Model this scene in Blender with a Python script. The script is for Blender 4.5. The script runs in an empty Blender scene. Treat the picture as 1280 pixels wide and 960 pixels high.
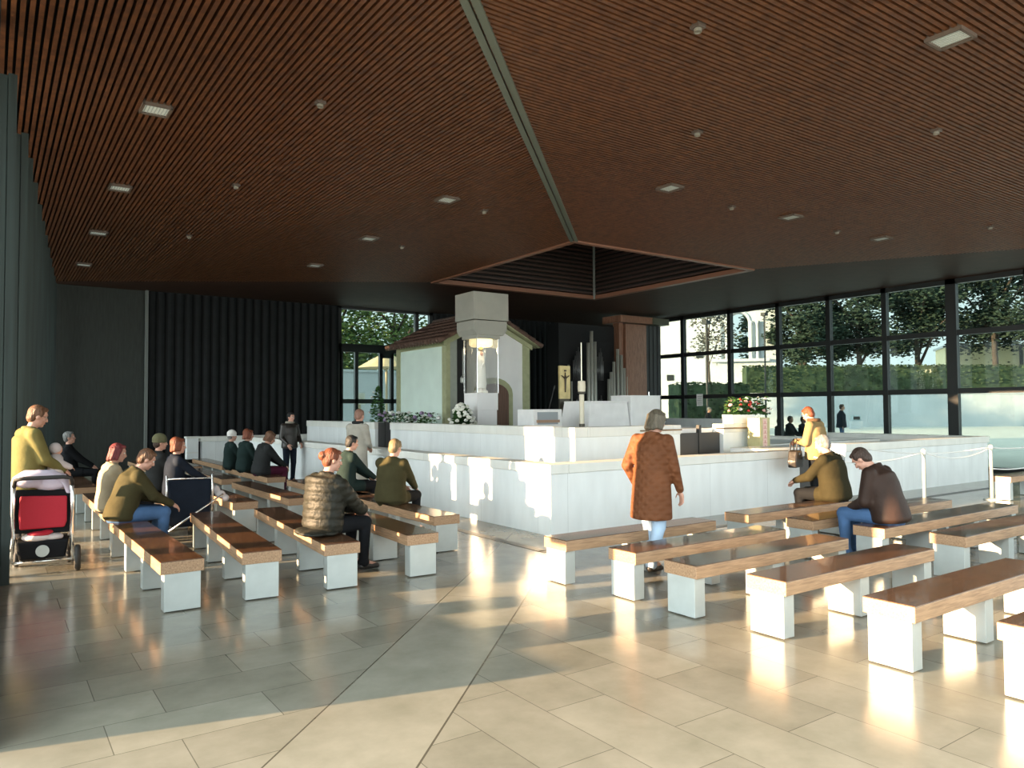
import bpy, math, random
from mathutils import Vector as V, Matrix as M4
random.seed(7)
PI = math.pi
scn = bpy.context.scene
col = scn.collection

# ------------------------------------------------------------------ camera, sky, sun, exposure
def make_camera():
    yaw, pitch, roll = math.radians(34.87), math.radians(1.91), math.radians(-.34)
    fw = V((math.sin(yaw)*math.cos(pitch), math.cos(yaw)*math.cos(pitch), math.sin(pitch)))
    rt = V((math.cos(yaw), -math.sin(yaw), 0)); up = rt.cross(fw)
    r2 = rt*math.cos(roll) + up*math.sin(roll); u2 = up*math.cos(roll) - rt*math.sin(roll)
    cd = bpy.data.cameras.new('camera'); cd.sensor_width = 36; cd.lens = 36*938/1280
    cd.clip_start = .05; cd.clip_end = 600
    c = bpy.data.objects.new('camera', cd); col.objects.link(c)
    m = M4.Identity(4)
    for i in range(3):
        m[i][0], m[i][1], m[i][2] = r2[i], u2[i], -fw[i]
    m[2][3] = 1.65
    c.matrix_world = m
    scn.camera = c
make_camera()

SUN_DIR = V((1, -.25, -.14))
SUN_POWER, SKY_POWER, SKY_WEST = 34.0, 3.0, 8.2
world = bpy.data.worlds.new('world'); scn.world = world; world.use_nodes = True
wn = world.node_tree; wn.nodes.clear()
wo = wn.nodes.new('ShaderNodeOutputWorld'); wb = wn.nodes.new('ShaderNodeBackground')
wt = wn.nodes.new('ShaderNodeTexCoord'); ws = wn.nodes.new('ShaderNodeSeparateXYZ'); wr = wn.nodes.new('ShaderNodeValToRGB')
wn.links.new(wt.outputs['Generated'], ws.inputs[0]); wn.links.new(ws.outputs['Z'], wr.inputs[0])
wr.color_ramp.elements[0].position = 0; wr.color_ramp.elements[0].color = (.88, .97, .98, 1)
wr.color_ramp.elements[1].position = .8; wr.color_ramp.elements[1].color = (.62, .74, .74, 1)
wn.links.new(wr.outputs[0], wb.inputs[0])
# the evening sky is brightest around the low sun
wd = wn.nodes.new('ShaderNodeVectorMath'); wd.operation = 'DOT_PRODUCT'; wd.inputs[1].default_value = tuple(-SUN_DIR.normalized())
wm = wn.nodes.new('ShaderNodeMapRange'); wm.inputs[1].default_value = -.1; wm.inputs[2].default_value = 1; wm.inputs[3].default_value = SKY_POWER; wm.inputs[4].default_value = SKY_WEST
wn.links.new(wt.outputs['Generated'], wd.inputs[0]); wn.links.new(wd.outputs['Value'], wm.inputs[0]); wn.links.new(wm.outputs[0], wb.inputs[1])
wn.links.new(wb.outputs[0], wo.inputs[0])
sl = bpy.data.lights.new('sun', 'SUN'); sl.energy = SUN_POWER; sl.color = (1, .67, .38); sl.angle = math.radians(.6)
so = bpy.data.objects.new('sun', sl); col.objects.link(so); so.location = (-20, 10, 12)
so.rotation_euler = SUN_DIR.to_track_quat('-Z', 'Y').to_euler()
vs = scn.view_settings
vs.view_transform = 'Standard'; vs.look = 'None'; vs.exposure = 0.0; vs.gamma = 1; vs.use_curve_mapping = False

# ------------------------------------------------------------------ materials
MATS = {}
def mat(name, c, rough=.6, metal=0, var=0, vscale=8, stretch=(1, 1, 1), bump=0, bscale=40, spec=.5, emit=None, sheen=0, coat=0):
    if name in MATS: return MATS[name]
    m = bpy.data.materials.new(name); m.use_nodes = True
    nt = m.node_tree; b = nt.nodes['Principled BSDF']
    b.inputs['Base Color'].default_value = (*c, 1); b.inputs['Roughness'].default_value = rough
    b.inputs['Metallic'].default_value = metal; b.inputs['Specular IOR Level'].default_value = spec
    if sheen: b.inputs['Sheen Weight'].default_value = sheen
    if coat: b.inputs['Coat Weight'].default_value = coat
    tc = nt.nodes.new('ShaderNodeTexCoord'); mp = nt.nodes.new('ShaderNodeMapping'); mp.inputs['Scale'].default_value = stretch
    nt.links.new(tc.outputs['Object'], mp.inputs[0])
    if var:
        n = nt.nodes.new('ShaderNodeTexNoise'); n.inputs['Scale'].default_value = vscale; n.inputs['Detail'].default_value = 5
        nt.links.new(mp.outputs[0], n.inputs['Vector'])
        r = nt.nodes.new('ShaderNodeValToRGB')
        r.color_ramp.elements[0].position = .3; r.color_ramp.elements[0].color = (*[x*(1-var) for x in c], 1)
        r.color_ramp.elements[1].position = .7; r.color_ramp.elements[1].color = (*[min(1, x*(1+var)) for x in c], 1)
        nt.links.new(n.outputs['Fac'], r.inputs[0]); nt.links.new(r.outputs[0], b.inputs['Base Color'])
    if bump:
        n2 = nt.nodes.new('ShaderNodeTexNoise'); n2.inputs['Scale'].default_value = bscale; n2.inputs['Detail'].default_value = 4
        nt.links.new(mp.outputs[0], n2.inputs['Vector'])
        bp = nt.nodes.new('ShaderNodeBump'); bp.inputs['Strength'].default_value = bump; bp.inputs['Distance'].default_value = .02
        nt.links.new(n2.outputs['Fac'], bp.inputs['Height']); nt.links.new(bp.outputs[0], b.inputs['Normal'])
    if emit:
        b.inputs['Emission Color'].default_value = (*emit[:3], 1); b.inputs['Emission Strength'].default_value = emit[3]
    MATS[name] = m
    return m

def floor_material():
    m = bpy.data.materials.new('polished_limestone'); m.use_nodes = True
    nt = m.node_tree; N = nt.nodes; L = nt.links; b = N['Principled BSDF']
    tc = N.new('ShaderNodeTexCoord'); sp = N.new('ShaderNodeSeparateXYZ'); L.new(tc.outputs['Object'], sp.inputs[0])
    def math_(op, a, c=None, d=None):
        n = N.new('ShaderNodeMath'); n.operation = op
        for i, x in enumerate((a, c, d)):
            if x is None: continue
            if isinstance(x, (int, float)): n.inputs[i].default_value = x
            else: L.new(x, n.inputs[i])
        return n.outputs[0]
    def brick(vec, w, h, off):
        n = N.new('ShaderNodeTexBrick'); n.inputs['Scale'].default_value = 1; n.inputs['Brick Width'].default_value = w
        n.inputs['Row Height'].default_value = h; n.inputs['Mortar Size'].default_value = .0028; n.inputs['Mortar Smooth'].default_value = .2
        n.inputs['Color1'].default_value = (.305, .29, .24, 1); n.inputs['Color2'].default_value = (.235, .22, .18, 1)
        n.inputs['Mortar'].default_value = (.13, .125, .10, 1); n.offset = off; n.inputs['Bias'].default_value = -.1
        L.new(vec, n.inputs['Vector']); return n.outputs['Color']
    def comb(x, y):
        n = N.new('ShaderNodeCombineXYZ'); L.new(x, n.inputs[0]); L.new(y, n.inputs[1]); return n.outputs[0]
    X, Y = sp.outputs['X'], sp.outputs['Y']
    c1 = brick(comb(X, Y), .82, .41, .37); c2 = brick(comb(Y, X), .92, .42, .41)
    d = math_('SUBTRACT', Y, X); s = math_('ADD', X, Y)
    c3 = brick(comb(s, math_('ADD', d, 40)), 4.6, 90, 0)
    def mix(f, a, c):
        n = N.new('ShaderNodeMix'); n.data_type = 'RGBA'; L.new(f, n.inputs[0])
        for i, x in ((6, a), (7, c)):
            if isinstance(x, tuple): n.inputs[i].default_value = x
            else: L.new(x, n.inputs[i])
        return n.outputs[2]
    left = math_('GREATER_THAN', d, 2.5); right = math_('LESS_THAN', d, 1.5)
    c = mix(left, c3, c1); c = mix(right, c, c2)
    l1 = math_('LESS_THAN', math_('ABSOLUTE', math_('SUBTRACT', d, 1.5)), .008)
    l2 = math_('LESS_THAN', math_('ABSOLUTE', math_('SUBTRACT', d, 2.5)), .007)
    c = mix(math_('MAXIMUM', l1, l2), c, (.10, .09, .07, 1))
    no = N.new('ShaderNodeTexNoise'); no.inputs['Scale'].default_value = 2.2; no.inputs['Detail'].default_value = 8; no.inputs['Roughness'].default_value = .65
    L.new(tc.outputs['Object'], no.inputs['Vector'])
    rp = N.new('ShaderNodeValToRGB'); rp.color_ramp.elements[0].position = .3; rp.color_ramp.elements[1].position = .7
    rp.color_ramp.elements[0].color = (.70, .71, .68, 1); rp.color_ramp.elements[1].color = (1, 1, 1, 1); L.new(no.outputs['Fac'], rp.inputs[0])
    mu = N.new('ShaderNodeMix'); mu.data_type = 'RGBA'; mu.blend_type = 'MULTIPLY'; mu.inputs[0].default_value = 1
    L.new(c, mu.inputs[6]); L.new(rp.outputs[0], mu.inputs[7]); L.new(mu.outputs[2], b.inputs['Base Color'])
    rr = N.new('ShaderNodeMapRange'); L.new(no.outputs['Fac'], rr.inputs[0]); rr.inputs[3].default_value = .13; rr.inputs[4].default_value = .24
    L.new(rr.outputs[0], b.inputs['Roughness']); b.inputs['Specular IOR Level'].default_value = .62
    return m

def wood_material(name, a, c, stretch, rough=.4, coat=.0, scale=6):
    m = bpy.data.materials.new(name); m.use_nodes = True
    nt = m.node_tree; N = nt.nodes; L = nt.links; b = N['Principled BSDF']
    tc = N.new('ShaderNodeTexCoord'); mp = N.new('ShaderNodeMapping'); mp.inputs['Scale'].default_value = stretch
    L.new(tc.outputs['Object'], mp.inputs[0])
    n = N.new('ShaderNodeTexNoise'); n.inputs['Scale'].default_value = scale; n.inputs['Detail'].default_value = 8; n.inputs['Distortion'].default_value = .8
    L.new(mp.outputs[0], n.inputs['Vector'])
    r = N.new('ShaderNodeValToRGB'); r.color_ramp.elements[0].position = .35; r.color_ramp.elements[1].position = .66
    r.color_ramp.elements[0].color = (*a, 1); r.color_ramp.elements[1].color = (*c, 1)
    L.new(n.outputs['Fac'], r.inputs[0]); L.new(r.outputs[0], b.inputs['Base Color'])
    b.inputs['Roughness'].default_value = rough; b.inputs['Coat Weight'].default_value = coat
    return m

def glass_material(name, tint, refl=.06):
    m = bpy.data.materials.new(name); m.use_nodes = True
    nt = m.node_tree; N = nt.nodes; L = nt.links; N.clear()
    o = N.new('ShaderNodeOutputMaterial'); t = N.new('ShaderNodeBsdfTransparent'); g = N.new('ShaderNodeBsdfGlossy')
    t.inputs[0].default_value = (*tint, 1); g.inputs['Roughness'].default_value = .02
    lw = N.new('ShaderNodeLayerWeight'); lw.inputs[0].default_value = .22
    mr = N.new('ShaderNodeMath'); mr.operation = 'MULTIPLY'; mr.inputs[1].default_value = .55
    ad = N.new('ShaderNodeMath'); ad.operation = 'ADD'; ad.inputs[1].default_value = refl*.5
    L.new(lw.outputs['Fresnel'], mr.inputs[0]); L.new(mr.outputs[0], ad.inputs[0])
    mx = N.new('ShaderNodeMixShader'); L.new(ad.outputs[0], mx.inputs[0]); L.new(t.outputs[0], mx.inputs[1]); L.new(g.outputs[0], mx.inputs[2])
    L.new(mx.outputs[0], o.inputs[0]); return m

def stripe_material(name, a, c, axis, period, rough=.5, duty=.7):
    m = bpy.data.materials.new(name); m.use_nodes = True
    nt = m.node_tree; N = nt.nodes; L = nt.links; b = N['Principled BSDF']
    tc = N.new('ShaderNodeTexCoord'); sp = N.new('ShaderNodeSeparateXYZ'); L.new(tc.outputs['Object'], sp.inputs[0])
    q = N.new('ShaderNodeMath'); q.operation = 'MULTIPLY'; q.inputs[1].default_value = 1/period; L.new(sp.outputs[axis], q.inputs[0])
    f = N.new('ShaderNodeMath'); f.operation = 'FRACT'; L.new(q.outputs[0], f.inputs[0])
    g = N.new('ShaderNodeMath'); g.operation = 'LESS_THAN'; g.inputs[1].default_value = duty; L.new(f.outputs[0], g.inputs[0])
    mx = N.new('ShaderNodeMix'); mx.data_type = 'RGBA'; L.new(g.outputs[0], mx.inputs[0])
    mx.inputs[6].default_value = (*c, 1); mx.inputs[7].default_value = (*a, 1)
    no = N.new('ShaderNodeTexNoise'); no.inputs['Scale'].default_value = 3; L.new(tc.outputs['Object'], no.inputs['Vector'])
    mu = N.new('ShaderNodeMix'); mu.data_type = 'RGBA'; mu.blend_type = 'MULTIPLY'; mu.inputs[0].default_value = .6
    L.new(mx.outputs[2], mu.inputs[6]); L.new(no.outputs['Fac'], mu.inputs[7]); L.new(mu.outputs[2], b.inputs['Base Color'])
    b.inputs['Roughness'].default_value = rough; b.inputs['Specular IOR Level'].default_value = .25
    return m

def stone_material(name, c, w=1.4, h=10):
    m = bpy.data.materials.new(name); m.use_nodes = True
    nt = m.node_tree; N = nt.nodes; L = nt.links; b = N['Principled BSDF']
    tc = N.new('ShaderNodeTexCoord'); n = N.new('ShaderNodeTexNoise'); n.inputs['Scale'].default_value = 1.6; n.inputs['Detail'].default_value = 8
    mp = N.new('ShaderNodeMapping'); mp.inputs['Scale'].default_value = (2.5, 2.5, .7)
    L.new(tc.outputs['Object'], mp.inputs[0]); L.new(mp.outputs[0], n.inputs['Vector'])
    r = N.new('ShaderNodeValToRGB'); r.color_ramp.elements[0].position = .25; r.color_ramp.elements[1].position = .75
    r.color_ramp.elements[0].color = (*[x*.9 for x in c], 1); r.color_ramp.elements[1].color = (*[min(1, x*1.05) for x in c], 1)
    L.new(n.outputs['Fac'], r.inputs[0])
    sp = N.new('ShaderNodeSeparateXYZ'); L.new(tc.outputs['Object'], sp.inputs[0])
    ad = N.new('ShaderNodeMath'); ad.operation = 'ADD'; L.new(sp.outputs[0], ad.inputs[0]); L.new(sp.outputs[1], ad.inputs[1])
    q = N.new('ShaderNodeMath'); q.operation = 'MULTIPLY'; q.inputs[1].default_value = 1/w; L.new(ad.outputs[0], q.inputs[0])
    f = N.new('ShaderNodeMath'); f.operation = 'FRACT'; L.new(q.outputs[0], f.inputs[0])
    g = N.new('ShaderNodeMath'); g.operation = 'LESS_THAN'; g.inputs[1].default_value = .004/w; L.new(f.outputs[0], g.inputs[0])
    mx = N.new('ShaderNodeMix'); mx.data_type = 'RGBA'; L.new(g.outputs[0], mx.inputs[0]); L.new(r.outputs[0], mx.inputs[6]); mx.inputs[7].default_value = (*[x*.55 for x in c], 1)
    L.new(mx.outputs[2], b.inputs['Base Color']); b.inputs['Roughness'].default_value = .5
    return m

def leaf_material(name, a, c):
    m = bpy.data.materials.new(name); m.use_nodes = True
    nt = m.node_tree; N = nt.nodes; L = nt.links; b = N['Principled BSDF']
    tc = N.new('ShaderNodeTexCoord'); n = N.new('ShaderNodeTexNoise'); n.inputs['Scale'].default_value = 2.5; n.inputs['Detail'].default_value = 6
    L.new(tc.outputs['Object'], n.inputs['Vector'])
    r = N.new('ShaderNodeValToRGB'); r.color_ramp.elements[0].position = .35; r.color_ramp.elements[1].position = .65
    r.color_ramp.elements[0].color = (*a, 1); r.color_ramp.elements[1].color = (*c, 1)
    L.new(n.outputs['Fac'], r.inputs[0]); L.new(r.outputs[0], b.inputs['Base Color']); b.inputs['Roughness'].default_value = .7
    b.inputs['Specular IOR Level'].default_value = .2
    return m

FLOOR = floor_material()
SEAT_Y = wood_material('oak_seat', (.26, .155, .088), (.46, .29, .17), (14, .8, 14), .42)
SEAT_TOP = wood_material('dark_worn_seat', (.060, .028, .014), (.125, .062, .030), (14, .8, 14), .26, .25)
STEEL = mat('brushed_steel', (.46, .50, .49), .36, .2, var=.08, vscale=5)
SLAT = wood_material('ceiling_timber', (.076, .026, .009), (.165, .060, .020), (1.5, 1.5, 8), .5)
SOFFIT_X = stripe_material('soffit_boards_across', (.075, .034, .02), (.03, .014, .01), 'Y', .13, .6, .86)
SOFFIT_Y = stripe_material('soffit_boards_along', (.075, .034, .02), (.03, .014, .01), 'X', .13, .6, .86)
BLACK = mat('void_black', (.012, .012, .013), .8)
FRAME = mat('window_bronze', (.022, .024, .024), .35, .3)
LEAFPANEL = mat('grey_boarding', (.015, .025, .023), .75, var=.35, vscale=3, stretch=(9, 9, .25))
BACKDARK = stripe_material('dark_pleats', (.018, .021, .023), (.008, .009, .010), 'X', .24, .7, .6)
STONE = stone_material('pale_limestone', (.82, .86, .86))
STONE_CAP = stone_material('limestone_coping', (.80, .81, .76), 1.9)
GATE = mat('gate_bronze', (.030, .030, .030), .45, .2)
GLASS = glass_material('window_glass', (.54, .60, .59))
CLEAR = glass_material('case_glass', (.97, .97, .95), .03)
WHITE = mat('white_marble', (.90, .90, .89), .4, var=.05, vscale=4)
LIME = mat('limewash', (.78, .93, .85), .8, var=.04, vscale=2)
LIMEG = mat('limewash_front', (.88, .88, .88), .8, var=.04, vscale=2)
TRIMC = mat('ochre_green_band', (.40, .42, .25), .7, var=.1)
CHROME = mat('chrome_tube', (.75, .76, .76), .2, .9)
RUBBER = mat('black_rubber', (.02, .02, .02), .7)
SKIN = mat('skin', (.56, .31, .23), .55, var=.08, vscale=20)
SHOE = mat('dark_shoe_leather', (.02, .018, .016), .4)
EYEW = mat('eye_white', (.7, .7, .68), .3); EYED = mat('eye_dark', (.03, .02, .015), .3); LIP = mat('lips', (.42, .15, .13), .5)

# ------------------------------------------------------------------ mesh builder
class MB:
    def __init__(s): s.v = []; s.f = []
    def add(s, vs_, fs):
        o = len(s.v); s.v += [tuple(x) for x in vs_]; s.f += [tuple(i+o for i in f) for f in fs]; return s
    def box(s, x0, y0, z0, x1, y1, z1):
        return s.add([(x0,y0,z0),(x1,y0,z0),(x1,y1,z0),(x0,y1,z0),(x0,y0,z1),(x1,y0,z1),(x1,y1,z1),(x0,y1,z1)],
                     [(0,3,2,1),(4,5,6,7),(0,1,5,4),(1,2,6,5),(2,3,7,6),(3,0,4,7)])
    def obox(s, c, size, rz=0, rx=0, ry=0):
        R = M4.Rotation(rz, 3, 'Z') @ M4.Rotation(ry, 3, 'Y') @ M4.Rotation(rx, 3, 'X'); c = V(c)
        q = MB().box(*[-x/2 for x in size], *[x/2 for x in size])
        return s.add([c + R @ V(p) for p in q.v], q.f)
    def loft(s, rings, caps=True, closed=True):
        n = len(rings[0]); vs_ = [p for r in rings for p in r]; fs = []
        for k in range(len(rings)-1):
            for i in range(n if closed else n-1):
                j = (i+1) % n
                fs.append((k*n+i, k*n+j, (k+1)*n+j, (k+1)*n+i))
        if caps: fs += [tuple(range(n-1, -1, -1)), tuple(range((len(rings)-1)*n, len(rings)*n))]
        return s.add(vs_, fs)
    def frame(s, d):
        d = V(d).normalized(); a = V((0,0,1)) if abs(d.z) < .9 else V((1,0,0))
        u = a.cross(d).normalized(); return u, d.cross(u), d
    def tube(s, pts, r, n=8):
        pts = [V(p) for p in pts]; rings = []
        for i, p in enumerate(pts):
            d = (pts[min(i+1, len(pts)-1)] - pts[max(i-1, 0)])
            u, w, d = s.frame(d); rr = r[i] if isinstance(r, (list, tuple)) else r
            rings.append([p + u*rr*math.cos(2*PI*k/n) + w*rr*math.sin(2*PI*k/n) for k in range(n)])
        return s.loft(rings)
    def lathe(s, c, prof, n=20, sx=1, sy=1):
        c = V(c)
        return s.loft([[c + V((r*sx*math.cos(2*PI*k/n), r*sy*math.sin(2*PI*k/n), z)) for k in range(n)] for r, z in prof])
    def ell(s, c, rad, R=None, n=14, m=9):
        c = V(c); rings = []
        for k in range(m+1):
            t = -PI/2 + PI*k/m; cr = max(math.cos(t), .02)
            ring = []
            for i in range(n):
                p = V((rad[0]*cr*math.cos(2*PI*i/n), rad[1]*cr*math.sin(2*PI*i/n), rad[2]*math.sin(t)))
                ring.append(c + (R @ p if R else p))
            rings.append(ring)
        return s.loft(rings)
    def cap(s, p, q, r1, r2, n=12, flat=None):
        p, q = V(p), V(q); u, w, d = s.frame(q-p) if (q-p).length > 1e-6 else (V((1,0,0)), V((0,1,0)), V((0,0,1)))
        su, sw = flat or (1, 1); rings = []
        for t in (-80, -50, -20): a = math.radians(t); rings.append((p + d*r1*math.sin(a), r1*math.cos(a)))
        for t in (20, 50, 80): a = math.radians(t); rings.append((q + d*r2*math.sin(a), r2*math.cos(a)))
        return s.loft([[c + u*r*su*math.cos(2*PI*k/n) + w*r*sw*math.sin(2*PI*k/n) for k in range(n)] for c, r in rings])
    def extrude(s, poly, axis, a, b):
        """poly of 2-D points extruded along an axis from a to b"""
        def pt(p, t): return {'X': (t, p[0], p[1]), 'Y': (p[0], t, p[1]), 'Z': (p[0], p[1], t)}[axis]
        return s.loft([[pt(p, a) for p in poly], [pt(p, b) for p in poly]])
    def mesh(s, name):
        me = bpy.data.meshes.new(name); me.from_pydata([tuple(v) for v in s.v], [], s.f); me.update(); return me
    def build(s, name, m, parent=None, smooth=False, bevel=0, recalc=True):
        me = s.mesh(name)
        if recalc:
            import bmesh
            bm = bmesh.new(); bm.from_mesh(me); bmesh.ops.recalc_face_normals(bm, faces=bm.faces); bm.to_mesh(me); bm.free()
        me.materials.append(m)
        if smooth: me.polygons.foreach_set('use_smooth', [True]*len(me.polygons))
        o = bpy.data.objects.new(name, me); col.objects.link(o)
        if parent: o.parent = parent
        if bevel:
            b = o.modifiers.new('bevel', 'BEVEL'); b.width = bevel; b.segments = 2; b.limit_method = 'ANGLE'
        return o
    def remesh(s, name, m, parent, voxel, sm=3):
        me = s.mesh(name); o = bpy.data.objects.new(name, me); col.objects.link(o)
        r = o.modifiers.new('r', 'REMESH'); r.mode = 'VOXEL'; r.voxel_size = voxel
        if sm:
            q = o.modifiers.new('s', 'SMOOTH'); q.iterations = sm; q.factor = .5
        bpy.context.view_layer.update()
        ev = o.evaluated_get(bpy.context.evaluated_depsgraph_get())
        nm = bpy.data.meshes.new_from_object(ev); o.modifiers.clear(); o.data = nm; bpy.data.meshes.remove(me)
        nm.materials.clear(); nm.materials.append(m)
        nm.polygons.foreach_set('use_smooth', [True]*len(nm.polygons)); nm.name = name
        if parent: o.parent = parent
        return o

def empty(name, loc=(0,0,0), rz=0):
    o = bpy.data.objects.new(name, None); col.objects.link(o); o.location = loc; o.rotation_euler = (0,0,rz); o.empty_display_size = .1
    return o
def tag(o, label, cat, group=None, kind=None):
    o['label'] = label; o['category'] = cat
    if group: o['group'] = group
    if kind: o['kind'] = kind
    return o
def thing(name, label, cat, loc=(0,0,0), rz=0, group=None): return tag(empty(name, loc, rz), label, cat, group)
def struct(o, label=None):
    o['kind'] = 'structure'
    if label: o['label'] = label
    return o
def copy_tree(o, parent=None):
    c = o.copy(); col.objects.link(c)
    if parent: c.parent = parent
    for ch in list(o.children): copy_tree(ch, c)
    return c

# ------------------------------------------------------------------ floor and ground
struct(MB().box(-6, -6, -.2, 20.9, 23.2, 0).build('floor', FLOOR))
GROUND = mat('outdoor_paving', (.62, .60, .55), .8, var=.12, vscale=1)
struct(MB().box(20.9, -40, -.3, 130, 120, -.02).build('floor_outside', GROUND))
struct(MB().box(-90, 23.2, -.3, 20.9, 120, -.02).build('floor_outside', GROUND))
struct(MB().box(-90, -40, -.3, -6, 23.2, -.02).build('floor_outside', GROUND))
struct(MB().box(-6, -40, -.3, 20.9, -6, -.02).build('floor_outside', GROUND))
GROOVE = mat('dark_drain', (.05, .055, .05), .4)
g = MB().box(5.24, 6.98, 0, 5.36, 22, .004); g.box(5.24, 6.90, 0, 19, 7.02, .004)
struct(g.build('trim_1', GROOVE), 'dark drain groove in the floor around the stone platform')

# ------------------------------------------------------------------ ceiling
ZC = 5.0
OX0, OX1, OY0, OY1 = 9.5, 15.07, 11.44, 17.2
def lm(y): return OX0 - (y-OY1)*1.6                       # mitre towards the back left corner
def rm(y): return OX1 + (OY0-y)*.614                      # mitre towards the front right corner
P = .065; W = .038
left = MB(); c = -1.2
while c < OX0:
    y0, y1 = c+1.94, min(22.8, OY1 + (OX0-c)/1.6)
    left.box(c, y0, ZC-.02, c+W, y1, ZC+.05); c += P
struct(left.build('ceiling', SLAT, recalc=False))
near = MB(); c = .4
while c < OY0:
    near.box(c-1.94, c, ZC-.02, min(20.6, rm(c)), c+W, ZC+.05); c += P
struct(near.build('ceiling', SLAT, recalc=False))
bk = MB().extrude([(OX0, OY1), (lm(22.8), 22.8), (20.6, 22.8), (OX1, OY1)], 'Z', ZC-.02, ZC+.04)
struct(bk.build('ceiling', SOFFIT_X))
rg = MB().extrude([(OX1, OY0), (OX1, OY1), (20.6, 22.8), (20.6, 2.44)], 'Z', ZC-.02, ZC+.04)
struct(rg.build('ceiling', SOFFIT_Y))
rf = MB()
for a in ((-1.3, 2.3, OX0-.05, 24), (OX1+.05, 2.3, 22, 24), (OX0-.05, 2.3, OX1+.05, OY0-.05), (OX0-.05, OY1+.05, OX1+.05, 24)):
    rf.box(a[0], a[1], ZC+.12, a[2], a[3], 8.6)
struct(rf.build('ceiling_roof', BLACK))  # unseen roof block, built extra tall to shade the ground outside
# skylight shaft with horizontal slats
sh = MB()
for k in range(17):
    z = ZC+.10+k*.125
    sh.box(OX0, OY1-.10, z, OX1, OY1-.02, z+.055); sh.box(OX1-.10, OY0, z, OX1-.02, OY1, z+.055)
    sh.box(OX0+.02, OY0, z, OX0+.10, OY1, z+.055); sh.box(OX0, OY0+.02, z, OX1, OY0+.10, z+.055)
struct(sh.build('ceiling_slats', mat('shaft_slats', (.075, .045, .038), .5)))
struct(MB().box(OX0-.1, OY0-.1, 7.2, OX1+.1, OY1+.1, 7.3).build('ceiling_shaft', BLACK))
rim = MB()
rim.box(OX0-.05, OY1-.12, ZC-.05, OX1, OY1+.06, ZC+.06); rim.box(OX1-.12, OY0, ZC-.05, OX1+.06, OY1+.06, ZC+.06)
rim.box(OX0-.06, OY0, ZC-.05, OX0+.06, OY1, ZC+.06); rim.box(OX0-.06, OY0-.06, ZC-.05, OX1, OY0+.06, ZC+.06)
struct(rim.build('trim_2', mat('rim_wood', (.26, .12, .075), .4)))
struct(MB().box(OX1-.16, OY1-.16, ZC-.05, OX1-.11, OY1-.11, 7.2).build('trim_3', mat('pale_metal_edge', (.42, .48, .47), .4, .3)))
seam = MB(); d = V((1, 1, 0)).normalized(); n = V((1, -1, 0)).normalized()
a, b = V((.3, 2.24, ZC-.045)), V((OX0, OY0, ZC-.045))
for off, w in ((-.045, .035), (.045, .035)):
    p = [a+n*(off-w), a+n*(off+w), b+n*(off+w), b+n*(off-w)]
    seam.add([*p, *[q+V((0,0,.05)) for q in p]], [(0,1,2,3),(4,7,6,5),(0,4,5,1),(1,5,6,2),(2,6,7,3),(3,7,4,0)])
struct(seam.build('trim_4', mat('seam_metal', (.14, .17, .14), .45, .3)))

# ceiling lights and spots
LAMPGRID = mat('lamp_grid', (.65, .68, .62), .5, emit=(.85, .95, .85, .16))
LAMPFR = mat('lamp_frame', (.12, .09, .07), .5)
def ceiling_light(label, x, y, proto=[]):
    if not proto:
        t = thing('ceiling_light', label, 'ceiling light', (x, y, ZC-.02), 0, 'square recessed lamps in the timber ceiling')
        f = MB()
        for q in ((-.15,-.16,-.125,.16), (.125,-.16,.15,.16), (-.15,-.16,.15,-.135), (-.15,.135,.15,.16)): f.box(q[0], q[1], -.035, q[2], q[3], .03)
        f.build('frame', LAMPFR, t)
        MB().box(-.125, -.135, -.012, .125, .135, .02).build('diffuser', LAMPGRID, t)
        l = MB()
        for k in range(-3, 4): l.box(k*.034-.003, -.135, -.02, k*.034+.003, .135, -.012)
        l.build('louvre', STEEL, t)
        proto.append(t); return t
    t = copy_tree(proto[0]); t.location = (x, y, ZC-.02); t['label'] = label; return t
for lb, x, y in (('nearest and largest lamp of the row along the left wall', 1.46, 8.92), ('second lamp from the camera along the left wall', 1.55, 12.38),
                 ('third lamp from the camera along the left wall', 1.62, 15.75), ('farthest lamp of the row along the left wall', 1.71, 19.34),
                 ('lamp in the left ceiling nearest the metal seam', 5.9, 10.23), ('middle lamp of the inner row above the left benches', 5.99, 13.41),
                 ('farthest lamp of the inner row above the left benches', 6.09, 16.6), ('large lamp in the upper right corner of the photo', 7.06, 3.19),
                 ('lamp right of the seam, in front of the skylight corner', 8.37, 7.82), ('middle lamp of the far row in the right ceiling', 11.43, 7.86),
                 ('farthest right lamp of the far row, above the window side', 14.39, 7.88)):
    ceiling_light('square recessed ceiling light, ' + lb, x, y)
SPOTM = mat('spot_body', (.10, .075, .06), .4)
def spot(label, x, y, proto=[]):
    if not proto:
        t = thing('ceiling_spotlight', label, 'spotlight', (x, y, ZC-.02), 0, 'small spotlights in the timber ceiling')
        MB().box(-.05, -.05, -.03, .05, .05, .03).build('housing', SPOTM, t, bevel=.004)
        MB().lathe((0, 0, 0), [(.028, -.035), (.034, -.06), (.034, -.03)], 14).build('lens', mat('spot_glass', (.25, .24, .2), .3), t)
        proto.append(t); return t
    t = copy_tree(proto[0]); t.location = (x, y, ZC-.02); t['label'] = label; return t
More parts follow.
